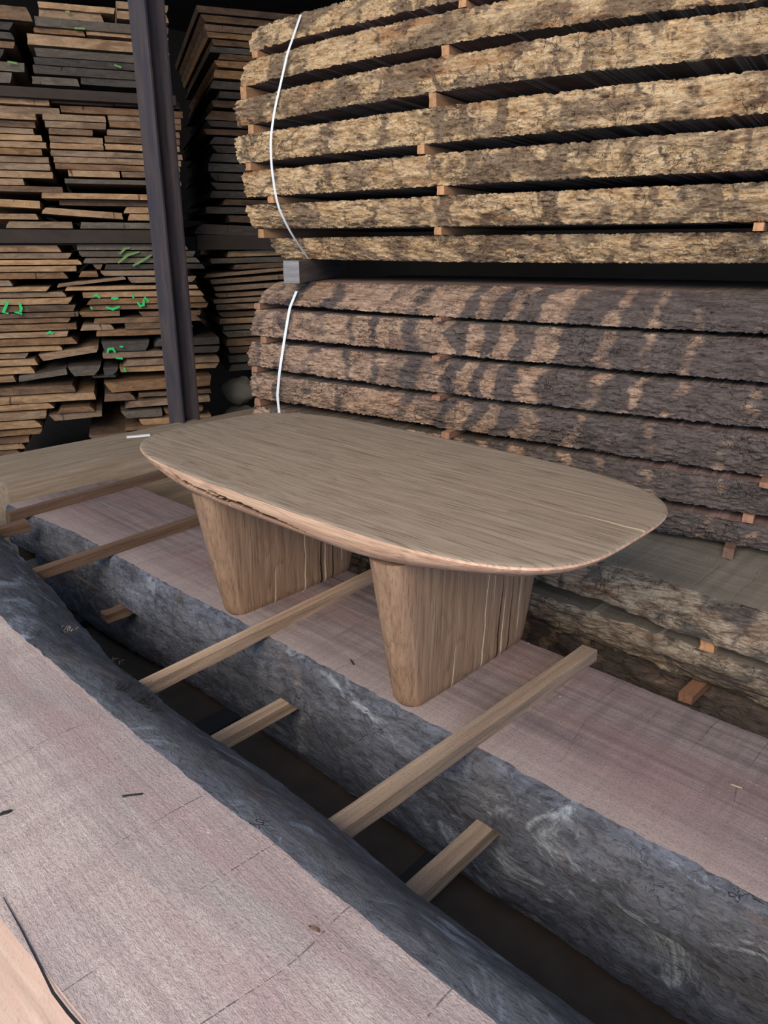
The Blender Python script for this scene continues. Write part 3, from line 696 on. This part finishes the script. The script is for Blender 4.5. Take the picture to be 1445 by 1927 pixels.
# the two cream-barked planks at the foot of the stack, set square to the table slab
def foot_plank(z0, z1, yb, yt, seed, label, mats, x0=-2.2, x1=0.9, N=620, Kf=24):
    xs = np.linspace(x0, x1, N); v = np.linspace(0, 1, Kf); X, Vv = np.meshgrid(xs, v, indexing='ij')
    Z = z0 + (z1 - z0) * Vv
    Y = yb * (1 - Vv) + yt * Vv - 0.02 * np.sin(np.pi * Vv) + 0.02 * np.sin(X * 2.7 + seed)
    Y += fbm(X * 6, Vv * 3, 0.2, 4, seed) * 0.014 + fbm(X * 30, Vv * 10, 0.2, 4, seed + 3) * 0.006
    Z = Z + fbm(X * 9, 0.5, 0.5, 4, seed + 11) * 0.006 * np.where(Vv < 0.5, 1, -1) * np.abs(Vv * 2 - 1) ** 4
    P = np.zeros((N, Kf + 2, 3)); P[:, :Kf, 0] = X; P[:, :Kf, 1] = Y; P[:, :Kf, 2] = Z
    P[:, Kf, 0] = xs; P[:, Kf, 1] = 2.9; P[:, Kf, 2] = z1; P[:, Kf + 1, 0] = xs; P[:, Kf + 1, 1] = 2.9; P[:, Kf + 1, 2] = z0
    o = sweep('boule_plank', P, mats, [0] * (Kf - 1) + [1] * 3, smooth=50, cap_mat=0)
    tag(o, label, 'plank'); return o
foot_plank(-0.022, 0.062, 1.845, 1.935, 301, 'cream flaking-bark plank with a broad flat top below the dark planks', [M['bark_cream'], M['sawn_grey']])
foot_plank(-0.175, -0.055, 1.855, 1.815, 317, 'lower cream flaking-bark plank just above the dark gap', [M['bark_cream'], M['sawn_grey']])
foot_plank(-0.40, -0.205, 1.96, 1.93, 331, 'shadowed plank lowest behind the table slab', [M['bark_grey'], M['sawn_dark']])
for x, lb in ((-1.9, 'left'), (-0.3, 'middle')):
    bar('bearer', (x, 1.99, FLOOR), (x, 2.88, FLOOR), 0.10, 0.152, M['black'], lb + ' ground bearer under the big plank stack', 'bearer', seed=int(x * 7))

# stickers between the planks
def sticker(px, y0, y1, off, label, up, w=0.026, mat='sticker_orange', group='stickers between the boule planks', out=0.012, back=0.75, dz=0.0):
    z0 = z_at(px, y1, off); z1 = z_at(px, y0, off); s = s_at(px, (y0 + y1) / 2, off)
    z0 = max(ztop(up + 1, s - w / 2), ztop(up + 1, s + w / 2)) + 0.0006; z1 = min(zbot(up, s - w / 2), zbot(up, s + w / 2)) - 0.0006
    a = sp(s, off - out, z0 + dz); b = sp(s, off + back, z0 + dz)
    return bar('sticker', a, b, w, max(0.012, z1 - z0), M[mat], label, 'sticker', group, seed=int(px * 3 + y0), n=14, rough=0.0005)
onames = ['first', 'second', 'third', 'fourth', 'fifth', 'lowest']
data = [ # (px, y0, y1, off)
 [(483, 94, 110, 0.05), (873, 1, 16, 0.05)], [(462, 162, 184, -0.010), (841, 82, 106, 0.0)], [(476, 236, 251, -0.028), (817, 175, 203, -0.028)],
 [(471, 306, 322, -0.040), (795, 274, 292, -0.036)], [(513, 371, 384, -0.028), (832, 350, 369, -0.02)], [(495, 431, 448, 0.045), (827, 427, 445, 0.05), (1428, 418, 441, 0.05)]]
for i, row in enumerate(data):
    for j, (px, y0, y1, of) in enumerate(row):
        sticker(px, y0, y1, of, 'orange-brown sticker in the %s gap of the upper stack, %s' % (onames[i], ['by its left end', 'in the middle of the photo', 'at the right edge'][j]), i)
data = [
 [(488, 571, 584, 0.03), (838, 594, 614, 0.03)], [(499, 632, 646, -0.025), (835, 664, 684, -0.022)], [(483, 690, 704, -0.045), (835, 738, 760, -0.04)],
 [(488, 751, 766, -0.04), (852, 808, 824, -0.035), (1444, 897, 912, -0.04)], [(1408, 966, 985, -0.03)], ]
for i, row in enumerate(data):
    for j, (px, y0, y1, of) in enumerate(row):
        pos = 'right of the table' if i == 4 else ['by its left end', 'above the table middle', 'at the right edge'][j]
        sticker(px, y0, y1, of, 'reddish-brown sticker in the %s gap of the lower stack, %s' % (onames[i], pos), 7 + i, out=0.060 if j else 0.012, w=0.030, mat='sticker_red')
s6 = s_at(1370, 1040, -0.02)
def cub(px, pyb, z, y_front, w, h, mat, label, back=0.6):
    p = onplane(px, pyb, (0, y_front, 0), (0, 1, 0))
    return bar('sticker', (p[0], y_front, z), (p[0] + 0.02, y_front + back, z), w, h, M[mat], label, 'sticker', seed=int(px), n=12, rough=0.002)
q = onz(1368, 1052, 0.064)
bar('sticker', (q[0], q[1], 0.064), (q[0] - 0.12, q[1] + 0.6, 0.064), 0.030, 0.034, M['stick_brown'], 'grey-brown sticker with orange end resting on the broad flat plank', 'sticker', seed=71, n=12)
q = onz(1328, 1225, -0.055)
bar('sticker', (q[0], q[1], -0.055), (q[0] + 0.02, q[1] + 0.6, -0.055), 0.032, 0.028, M['sticker_orange'], 'splintered sticker between the two cream-barked planks', 'sticker', seed=72, n=12, rough=0.004)
q = onz(1288, 1322, -0.205)
bar('sticker', (q[0], q[1], -0.205), (q[0] + 0.02, q[1] + 0.6, -0.205), 0.036, 0.026, M['sticker_red'], 'reddish sticker under the lower cream-barked plank', 'sticker', seed=73, n=12)

# bearer timber between the two stacks
zb = z_at(550, 545, 0.06); zt = z_at(550, 500, 0.06)
sB = s_at(549, 520, 0.03)
zB = ztop(7, sB + 0.05) + 0.001; print('bearer z', zB, zbot(6, sB))
_bf = onplane(549, 530, SP + SN * 0.0, SN); _bf[2] = zB
bar('bearer', _bf, _bf + np.array([-0.534, 0.845, 0]) * 0.78, 0.062, zbot(6, sB) - zB - 0.001, M['beam_grey'], 'grey squared bearer between the upper and lower stacks, end cut square', 'bearer', seed=81, end=M['end_grey'])

# plastic straps
def strap(name, pts, label, w=0.0095):
    P3 = []
    for (px, py, off) in pts: P3.append(onplane(px, py, SP + SN * (off - 0.008), SN))
    P3 = np.array(P3)
    # smooth
    t0 = np.linspace(0, 1, len(P3)); tn = np.linspace(0, 1, 60)
    P3 = np.stack([np.interp(tn, t0, P3[:, k]) for k in range(3)], 1)
    for _ in range(4): P3[1:-1] = (P3[:-2] + P3[1:-1] * 2 + P3[2:]) / 4
    V, Fq = ribbon(P3, [w] * 60, side=SD)
    V = np.array(V); V2 = V - SN * 0.0012
    n = len(V); F2 = [tuple(f) for f in Fq] + [tuple(x + n for x in f[::-1]) for f in Fq]
    for i in range(59):
        F2 += [(2 * i, 2 * i + 2, 2 * i + 2 + n, 2 * i + n), (2 * i + 1, 2 * i + 1 + n, 2 * i + 3 + n, 2 * i + 3)]
    o = mesh_obj(name, np.vstack([V, V2]), F2, M['strap'], origin=P3[-1], smooth=40)
    tag(o, label, 'strap'); return o
strap('packing_strap', [(566, 28, 0.075), (550, 75, 0.02), (541, 100, 0.00), (530, 150, -0.036), (517, 205, -0.056), (509, 262, -0.068), (511, 315, -0.068), (519, 370, -0.055), (527, 398, -0.04), (548, 440, 0.015), (580, 487, 0.16)], 'white plastic packing strap around the left end of the upper stack')
strap('packing_strap', [(558, 548, 0.045), (545, 580, -0.002), (535, 640, -0.045), (526, 700, -0.072), (522, 745, -0.068), (527, 790, -0.062)], 'white plastic packing strap hanging down the lower stack', w=0.012)
# ------------------------------------------------------------------ steel post
def vertical_post(px, py, dist, W, z0, z1, label, mat, yaw):
    base = ray(px, py); hb = base[:2] / np.linalg.norm(base[:2]); c = np.array([hb[0] * dist, hb[1] * dist])
    tf, tw = 0.010, 0.008; H = W
    pts = [(-W/2, -H/2), (W/2, -H/2), (W/2, -H/2+tf), (tw/2, -H/2+tf), (tw/2, H/2-tf), (W/2, H/2-tf), (W/2, H/2), (-W/2, H/2), (-W/2, H/2-tf), (-tw/2, H/2-tf), (-tw/2, -H/2+tf), (-W/2, -H/2+tf)]
    cy, sy = math.cos(yaw), math.sin(yaw)
    P = np.zeros((2, 12, 3))
    for i, z in enumerate((z0, z1)):
        for k, (a, b) in enumerate(pts): P[i, k] = (c[0] + a * cy - b * sy, c[1] + a * sy + b * cy, z)
    o = sweep('steel_post', P, [mat], smooth=20)
    tag(o, label, 'post'); return o, c
EDIR = np.array([0.471, 0.882, 0.0]); RDIR = np.array([-0.882, 0.471, 0.0])
vertical_post(348, 795, 4.05, 0.113, FLOOR, 3.5, 'dark painted steel H-section post standing in front of the board racks', M['steel'], math.atan2(EDIR[1], EDIR[0]) - 0.95)

# ------------------------------------------------------------------ racks of sawn boards
hd = np.array([HD[0], HD[1], 0.0])
PLP = np.array([0, 0, 0]) + hd * 4.55                 # the plane of the board ends
_q = ray(200, 460); PLP = np.array([_q[0], _q[1], 0]) / np.linalg.norm(_q[:2]) * 4.75
def on_pile(x, y, back=0.0): return onplane(x, y, PLP + RDIR * back, RDIR)
rng = random.Random(4)
TONE = {'w': 'tan', 'b': 'brown', 'g': 'grey weathered', 'd': 'dark grey', 'k': 'shade-darkened brown'}
ORD = ['topmost', 'second', 'third', 'fourth', 'fifth', 'sixth', 'seventh', 'eighth', 'ninth', 'tenth', 'eleventh', 'twelfth', 'thirteenth', 'fourteenth', 'fifteenth', 'sixteenth', 'seventeenth', 'eighteenth', 'nineteenth', 'twentieth', 'twenty-first', 'twenty-second', 'twenty-third', 'twenty-fourth', 'twenty-fifth', 'twenty-sixth', 'twenty-seventh', 'twenty-eighth', 'twenty-ninth', 'thirtieth', 'thirty-first', 'thirty-second', 'thirty-third', 'thirty-fourth', 'thirty-fifth', 'thirty-sixth', 'thirty-seventh', 'thirty-eighth', 'thirty-ninth', 'fortieth', 'forty-first', 'forty-second']
PLACED = []
def board(x0, x1, y0, y1, tone, label, back=0.0, tilt=0.0, length=1.7, live=None, group=None):
    """end face seen between px x0..x1 and y0..y1; tilt = extra drop in px towards the right"""
    jb = rng.uniform(0.0, 0.035)
    B0 = back
    k0 = (y0 + y1) / 2
    a = on_pile(x0, y1 - 0.4, B0); b = on_pile(x1, y1 - 0.4 , B0); c = on_pile(x0, y0 + 0.4, B0)
    zc = a[2]; th = max(0.010, c[2] - a[2] - 0.0015); wd = float((b - a) @ EDIR)
    tl = 0.0
    if tilt:
        b2 = on_pile(x1, y1 + tilt, B0); tl = math.atan2(b2[2] - b[2], wd)
    # profile, u across and w up, with waney or square sides
    l1, l2 = (rng.uniform(0, 0.9), rng.uniform(0, 0.9)) if live is None else live
    i1, i2 = l1 * th, l2 * th
    # keep clear of the boards already laid: u runs across the pile, z up
    u0 = float((a - PLP) @ EDIR) + 0.002; wd -= 0.004; tn = math.tan(tl)
    for (q0, q1, qz, qt, qh, qb, qtop) in PLACED:
        if abs(qb - back) > 1.0: continue
        ou = min(u0 + wd, q1) - max(u0, q0)
        if ou <= 0: continue
        us = np.linspace(max(u0, q0), min(u0 + wd, q1), 6)
        bot = qz + qt * (us - q0); mytop = zc + th + tn * (us - u0); mybot = zc + tn * (us - u0)
        if np.all(mytop <= bot - 0.001) or np.all(mybot >= bot + qh + 0.001): continue
        if ou < 0.07 and wd > 0.16:
            if q0 < u0: u0 += ou + 0.003; wd -= ou + 0.003
            else: wd -= ou + 0.003
            continue
        v = float(np.max(mytop - bot)) + 0.0018
        cut = min(v, th - 0.010) if th > 0.010 else 0
        th -= cut; zc -= (v - cut)
    PLACED.append((u0, u0 + wd, zc, tn, th, back, zc + th))
    a = PLP + EDIR * u0 + RDIR * back; a[2] = zc
    i1, i2 = l1 * th, l2 * th
    n = 7
    prof = [(0, 0.0)] + [(wd * k / n, 0) for k in range(1, n)] + [(wd, 0)] + [(wd - i2 * 0.35, th * 0.5), (wd - i2, th)] + [(wd * (n - k) / n, th) for k in range(1, n)] + [(i1, th), (i1 * 0.35, th * 0.5)]
    if rng.random() < 0.4: prof = [(u, th - w) for u, w in prof]
    sd = rng.random() * 99
    K = len(prof); N = 5
    P = np.zeros((N, K, 3)); yaw = 0.0
    for i in range(N):
        r = length * (i / (N - 1)) ** 1.6
        for k, (u, w) in enumerate(prof):
            u2 = min(max(u, 0.004), wd - 0.004) + 0.0
            wob = 0.0008 * float(vnoise(u2 * 14 + sd, w * 30, i * 0.3, 3))
            w2 = w + wob + (0.0006 * float(vnoise(u2 * 60 + sd, w * 90, i, 8)))
            du = r * yaw
            e = EDIR * (u + du + 0.003 * float(vnoise(sd, k * 1.7, i * 0.5, 6)))
            P[i, k] = a + e * 1.0 + np.array([0, 0, w2 + tn * u]) + RDIR * (jb + r + (0.006 * float(vnoise(k * 0.9, sd, 0.2, 4)) if i == 0 else 0))
    o = sweep('sawn_board', P, [M[tone]], None, smooth=30, origin=a)
    tag(o, label, 'board', group)
    return o
def pile(desc, rows, back=0.0, length=1.7, group=None, live=None):
    """rows from the top down; each row one or more boards side by side"""
    out = []
    for i, row in enumerate(rows):
        row = row if isinstance(row, list) else [row]
        for j, r in enumerate(row):
            side = '' if len(row) == 1 else [', left piece', ', right piece', ', far right piece'][j]
            lab = '%s board, %s%s %s%s' % (TONE[r[4]], ORD[i], '' if i == 0 else ' from top', desc, side)
            out.append(board(r[0], r[1], r[2], r[3], r[4], lab, back=back + (r[6] if len(r) > 6 else 0), tilt=r[5] if len(r) > 5 else 0, length=length, group=group or ('sawn boards ' + desc), live=live))
    return out
# upper bay
pile('in upper bay pile left of post', [
 [(70, 217, 0, 13, 'w'), (218, 318, 0, 15, 'w')], [(72, 195, 12, 30, 'w'), (196, 318, 16, 32, 'w')], (65, 318, 29, 48, 'g'),
 [(62, 160, 45, 58, 'b'), (161, 318, 50, 63, 'w')], (50, 318, 60, 82, 'w'), (64, 318, 86, 103, 'g'), (63, 318, 104, 119, 'd'), (62, 318, 120, 137, 'd'), [(59, 150, 140, 156, 'g'), (151, 318, 140, 157, 'd')]], live=(0.1, 0.3))
pile('in top left corner pile', [(-60, 60, 0, 28, 'b'), (-60, 26, 34, 50, 'd'), (-60, 26, 52, 66, 'd'), (-60, 28, 68, 82, 'b'), (-60, 10, 86, 106, 'd'), (-60, 46, 108, 127, 'g'), (-60, 24, 129, 151, 'g')])
# middle bay, left pile
pile('in left pile of middle bay', [
 (-60, 93, 177, 191, 'w'), (-60, 112, 192, 206, 'w'), (-60, 68, 207, 220, 'w'), (-60, 66, 221, 234, 'b'), (-60, 63, 235, 247, 'w'), (-60, 79, 248, 260, 'w'), (-60, 88, 261, 274, 'w'),
 (-60, 80, 275, 288, 'b'), (-60, 92, 289, 302, 'w'), (-60, 95, 303, 317, 'w'), (-60, 100, 318, 332, 'w'), (-60, 46, 333, 346, 'w'), (-60, 119, 347, 359, 'b')], live=(0, 0.05))
pile('in right pile of middle bay', [
 [(95, 214, 179, 192, 'b'), (215, 340, 184, 197, 'b')], (113, 345, 196, 210, 'b'), [(80, 200, 211, 225, 'w'), (203, 342, 211, 225, 'w')], [(85, 200, 226, 239, 'w'), (205, 342, 226, 239, 'b')],
 [(92, 176, 240, 252, 'b'), (178, 340, 240, 253, 'w')], [(93, 195, 253, 266, 'w'), (197, 340, 254, 267, 'b')], [(94, 196, 267, 279, 'w'), (197, 340, 268, 280, 'w')], (95, 345, 280, 292, 'w'), (100, 342, 293, 305, 'w'), (103, 340, 306, 318, 'b'), [(128, 227, 319, 332, 'w'), (229, 340, 320, 333, 'w')], (122, 342, 335, 345, 'g', 0)], live=(0, 0.1))
pile('of loose boards above lower rack beam', [
 (78, 340, 354, 373, 'w', 0), [(-60, 75, 370, 386, 'w', 4), (110, 340, 374, 386, 'b', 0, 0.05)], [(53, 232, 388, 402, 'w', 10), (225, 342, 388, 401, 'w')], [(-60, 73, 400, 412, 'w'), (241, 340, 402, 415, 'w')], [(8, 137, 415, 429, 'w'), (150, 340, 417, 430, 'g')]])
# lower bay, left pile
pile('in left pile of lower bay', [
 (-60, 116, 461, 475, 'w'), (-60, 136, 476, 488, 'w'), (-60, 155, 489, 500, 'w'), (-60, 146, 501, 513, 'w'), (-60, 130, 514, 527, 'b'), (-60, 24, 528, 540, 'w'), (-60, 95, 541, 551, 'w'), (-60, 126, 552, 563, 'w'),
 (-60, 138, 564, 577, 'w'), (-60, 144, 578, 591, 'b'), (-60, 150, 592, 602, 'b'), (-60, 135, 603, 613, 'b'), (-60, 146, 614, 627, 'b'), (-60, 131, 629, 640, 'w'), (-60, 148, 641, 655, 'b'), (-60, 119, 657, 668, 'w'),
 (-60, 55, 670, 680, 'w'), (-60, 73, 681, 694, 'w'), (-60, 67, 696, 710, 'w'), (-60, 31, 712, 724, 'w'), (-60, 145, 735, 751, 'b'), (-60, 183, 752, 767, 'w'), [(-60, 104, 768, 780, 'w'), (107, 180, 768, 779, 'b')],
 [(-60, 92, 782, 798, 'w'), (93, 195, 781, 796, 'w', -4)], (-60, 80, 800, 816, 'w'), (-60, 82, 818, 829, 'b'), (-60, 58, 831, 841, 'b'), (-60, 50, 842, 853, 'w'), (-60, 42, 855, 868, 'b')])
pile('of tumbled boards between lower bay piles', [
 (73, 190, 662, 682, 'w', -14), [(35, 130, 698, 720, 'g', -10), (125, 193, 690, 710, 'g'), (195, 226, 692, 708, 'd')]])
pile('in right pile of lower bay', [
 (145, 355, 459, 471, 'g'), (148, 370, 472, 484, 'g'), (155, 378, 485, 496, 'g'), [(175, 195, 497, 508, 'b'), (196, 387, 497, 508, 'd')], [(148, 186, 510, 522, 'b'), (188, 345, 509, 520, 'w')], [(105, 240, 528, 542, 'w', -14), (241, 372, 521, 533, 'w')],
 (122, 375, 537, 548, 'w'), (155, 385, 550, 561, 'w'), (163, 390, 562, 574, 'b'), (168, 395, 575, 585, 'b'), [(150, 227, 586, 597, 'b'), (262, 380, 587, 597, 'b')], (175, 380, 598, 610, 'b'), [(150, 217, 611, 623, 'w'), (235, 365, 608, 620, 'b')],
 (180, 360, 621, 635, 'b'), [(193, 285, 643, 664, 'd'), (290, 415, 638, 653, 'd')], [(193, 310, 665, 677, 'w'), (312, 416, 655, 668, 'd')], [(170, 216, 677, 692, 'd'), (232, 415, 678, 690, 'w')], (226, 415, 692, 703, 'w'),
 (197, 400, 719, 740, 'b', -3), [(195, 258, 742, 757, 'b'), (260, 400, 741, 750, 'b')], (235, 398, 757, 770, 'w', -3), [(228, 308, 775, 790, 'g'), (309, 385, 771, 780, 'b')], (262, 400, 791, 803, 'w'), (235, 398, 804, 812, 'b'), (168, 330, 815, 830, 'b', -4)])
# right-hand piles, set further back behind the post
BK = 0.55
pile('in far upper pile behind post', [
 (371, 640, 6, 20, 'k'), (379, 640, 24, 38, 'k'), (386, 640, 42, 56, 'b'), (389, 560, 58, 69, 'b'), (400, 560, 71, 83, 'k'), (395, 560, 84, 96, 'd'), (411, 560, 98, 110, 'k'), (404, 560, 111, 125, 'b'), (401, 560, 129, 146, 'b'), (395, 560, 150, 166, 'd'), (411, 560, 170, 184, 'd'), (400, 560, 186, 200, 'k'),
 (386, 560, 206, 224, 'k'), (390, 560, 226, 238, 'd'), (384, 560, 240, 252, 'k'), (395, 560, 256, 270, 'd'), (400, 560, 272, 286, 'd'), (395, 560, 288, 304, 'd'), (392, 560, 306, 322, 'd'), (396, 560, 324, 340, 'd'), (398, 560, 342, 356, 'd'), (396, 560, 358, 372, 'd'), (420, 560, 374, 386, 'k'), (388, 560, 388, 402, 'd'), (430, 560, 404, 418, 'k', 3), (365, 560, 420, 440, 'd', 6)], back=BK)
pile('in far lower pile behind post', [
 (428, 560, 472, 484, 'w', -4), (396, 560, 486, 497, 'g', -4), (440, 560, 498, 508, 'b', -6), (386, 560, 512, 524, 'w', -14), (396, 560, 526, 536, 'w', -10), (402, 560, 539, 549, 'w', -8), (404, 560, 552, 561, 'w', -6), (402, 560, 563, 572, 'w', -5), (408, 560, 574, 585, 'w', -4), (411, 560, 588, 598, 'b', -3), (413, 560, 600, 611, 'w', -3),
 (420, 560, 613, 622, 'g', -2), (420, 560, 624, 636, 'g', -2), (425, 560, 638, 652, 'b', -2), (430, 560, 654, 667, 'b', -3), (430, 560, 670, 684, 'g', -4), (430, 560, 687, 700, 'g', -4)], back=BK)
# rubble under the far pile
def rock(name, c, r, label, seed):
    n, m = 22, 14; V, Fq = [], []
    for i in range(m + 1):
        ph = math.pi * i / m
        for j in range(n):
            th = 2 * math.pi * j / n
            d = np.array([math.sin(ph) * math.cos(th), math.sin(ph) * math.sin(th), math.cos(ph)])
            k = 1 + 0.22 * float(fbm(d[0] * 1.7, d[1] * 1.7, d[2] * 1.7, 3, seed))
            V.append(np.asarray(c) + d * np.asarray(r) * k)
    for i in range(m):
        for j in range(n):
            Fq.append((i * n + j, i * n + (j + 1) % n, (i + 1) * n + (j + 1) % n, (i + 1) * n + j))
    o = mesh_obj(name, V, Fq, M['stone'], smooth=50, origin=(c[0], c[1], c[2] - r[2])); tag(o, label, 'rock'); return o
for i, (px, py, rr, lb) in enumerate([(450, 735, 0.13, 'pale grey rock under the far pile, upper of the two'), (462, 792, 0.15, 'pale grey rock under the far pile, lower of the two')]):
    c = on_pile(px, py, BK + 0.15); rock('rock', c, (rr, rr, rr * 0.75), lb, i + 3)

# rack beams (steel) and uprights
def rack_beam(x0, x1, y0, y1, back, label, tilt=0):
    a = on_pile(x0, y1, back); b = on_pile(x1, y1, back); h = on_pile(x0, y0, back)[2] - a[2]
    b[2] = a[2]
    o = bar('rack_beam', a + RDIR * 0.03, b + RDIR * 0.03, 0.07, h, M['rack'], label, 'beam', seed=x0, rough=0.0006); return o
rack_beam(-80, 330, 156, 176, -0.05, 'dark brown rack beam under the upper bay boards')
rack_beam(-80, 330, 431, 457, -0.05, 'dark brown rack beam above the lower bay boards')
rack_beam(372, 560, 442, 470, BK - 0.05, 'dark rack beam under the far upper pile')

# ------------------------------------------------------------------ green spray marks
def stroke(pts, w, mat='green', back=-0.006):
    P3 = [on_pile(x, y, back) for x, y in pts]
    wid = [w * on for on in ([0.6] + [1.0] * (len(pts) - 2) + [0.6])]
    V, Fq = ribbon(P3, wid, up=RDIR)
    # parent: the board whose end lies nearest
    mid = np.mean(P3, 0); best, bd = None, 1e9
    for o in bpy.data.objects:
        if o.name.startswith('sawn_board'):
            lo = np.array(o.location); m = np.array([v.co[:] for v in o.data.vertices[:18]]) + lo
            cc = m.mean(0); hw = (m[:, :2].max(0) - m[:, :2].min(0)) / 2
            dz = abs(cc[2] - mid[2]) * 6; dxy = max(0, np.linalg.norm((cc - mid)[:2]) - np.linalg.norm(hw))
            if dz + dxy < bd: bd, best = dz + dxy, o
    V2 = [np.asarray(v) for v in V]
    lastb = mesh_obj('spray_mark', V2, Fq, M[mat], parent=best)
    lastb['label'] = 'bright green spray-paint mark' if mat == 'green' else 'faint green spray-paint mark'
W = 0.016
for pts in [[(2, 568), (14, 569), (6, 588), (16, 590)], [(36, 569), (40, 580), (38, 588), (28, 586), (42, 591)], [(88, 628), (94, 625), (101, 628)],
            [(175, 558), (182, 555), (188, 561)], [(170, 578), (174, 582)], [(209, 561), (216, 562), (223, 561)], [(199, 578), (212, 582), (225, 577)],
            [(248, 554), (252, 562)], [(258, 568), (264, 576), (270, 574), (271, 562)], [(272, 559), (280, 568)], [(297, 557), (298, 568)],
            [(202, 664), (204, 657), (212, 656), (217, 663)], [(225, 652), (232, 653)], [(218, 674), (231, 675)], [(233, 693), (237, 700)],
            ]:
    stroke(pts, W)
for pts in [[(123, 22), (131, 22)], [(140, 53), (160, 54)], [(225, 478), (235, 468), (245, 466)], [(222, 495), (240, 480), (262, 474)], [(250, 500), (265, 492), (285, 480)], [(215, 122), (228, 127)], [(14, 116), (32, 119)]]:
    stroke(pts, W * 0.9, 'green_faint')

# ------------------------------------------------------------------ litter on the slabs
def slivers(name, centre, n, spread, L, mat, seed, z, label, parent=None, dirx=0.0):
    r = random.Random(seed); V, Fq = [], []
    for i in range(n):
        c = np.array([centre[0] + r.gauss(0, spread[0]), centre[1] + r.gauss(0, spread[1]), z(centre) + r.uniform(0, 0.006)])
        a = dirx + r.gauss(0, 0.6); l = L * r.uniform(0.4, 1.2); w = 0.0012 * r.uniform(0.6, 1.6)
        pts = [c + np.array([math.cos(a + k * 0.25) * l * k / 4, math.sin(a + k * 0.25) * l * k / 4, 0.007 * math.sin(k / 4 * math.pi) * r.uniform(0.3, 1.3)]) for k in range(5)]
        v, f = ribbon(pts, [w * q for q in (0.5, 1, 1, 0.8, 0.3)])
        V2 = [x - np.array([0, 0, 0.0012]) for x in v]; b = len(V); m = len(v)
        V += v + V2; Fq += [tuple(x + b for x in q) for q in f] + [tuple(x + b + m for x in q[::-1]) for q in f]
    o = mesh_obj(name, V, Fq, mat, parent=parent)
    if parent is None: pass
    o['label'] = label
    return o
def on_waney(px, py):
    best = None
    for k in range(200):
        v = 1 - k / 199; z = 0.03 + 0.155 * v; c = onz(px, py, z)
        d = abs(float(prof_f(c[0], v)) - c[1])
        if best is None or d < best[0]: best = (d, c)
    return best[1]
q = on_waney(245, 1318)
for n_, (px, py, num, L_, mt, lb) in enumerate([(222, 1298, 22, 0.030, 'black', 'dark torn bark fibres on the waney edge'), (255, 1318, 30, 0.034, 'black', 'tangle of dark torn bark fibres'), (278, 1332, 18, 0.028, 'black', 'tangle of dark torn bark fibres'), (125, 1192, 10, 0.014, 'pink_edge', 'small pale splinters caught on the waney edge'), (212, 1250, 12, 0.018, 'sawn_grey', 'small pale splinters caught on the waney edge')]):
    q = on_waney(px, py)
    o = slivers('torn_bark_fibres', q, num, (0.014, 0.007), L_, M[mt], 5 + n_, lambda c: c[2] + 0.001, lb, fore, 0.4); o['kind'] = 'stuff'
def chip(px, py, z, L, w, ang, mat, label, h=0.002):
    c = onz(px, py, z + 0.001); d = np.array([math.cos(ang), math.sin(ang), 0]) * L / 2
    o = bar('wood_splinter', c - d, c + d, w, h, mat, label, 'splinter', 'splinters on the slabs', seed=px, n=5, rough=0.0006); return o
chip(249, 1497, 0.185, 0.026, 0.0022, 0.95, M['black'], 'thin dark splinter lying on the pale foreground slab')
chip(10, 1530, 0.185, 0.012, 0.005, 1.2, M['black'], 'small dark bark flake at the left edge of the foreground slab')
chip(590, 1748, 0.185, 0.010, 0.003, 0.3, M['stick_brown'], 'brown speck of wood near the waney edge of the foreground slab')
chip(662, 1246, 0.0, 0.022, 0.002, 2.7, M['black'], 'dark splinter on the table slab left of the right leg')
chip(1385, 1480, 0.0, 0.02, 0.0016, 0.2, M['beam_yellow'], 'pale splinter on the table slab at the right edge')
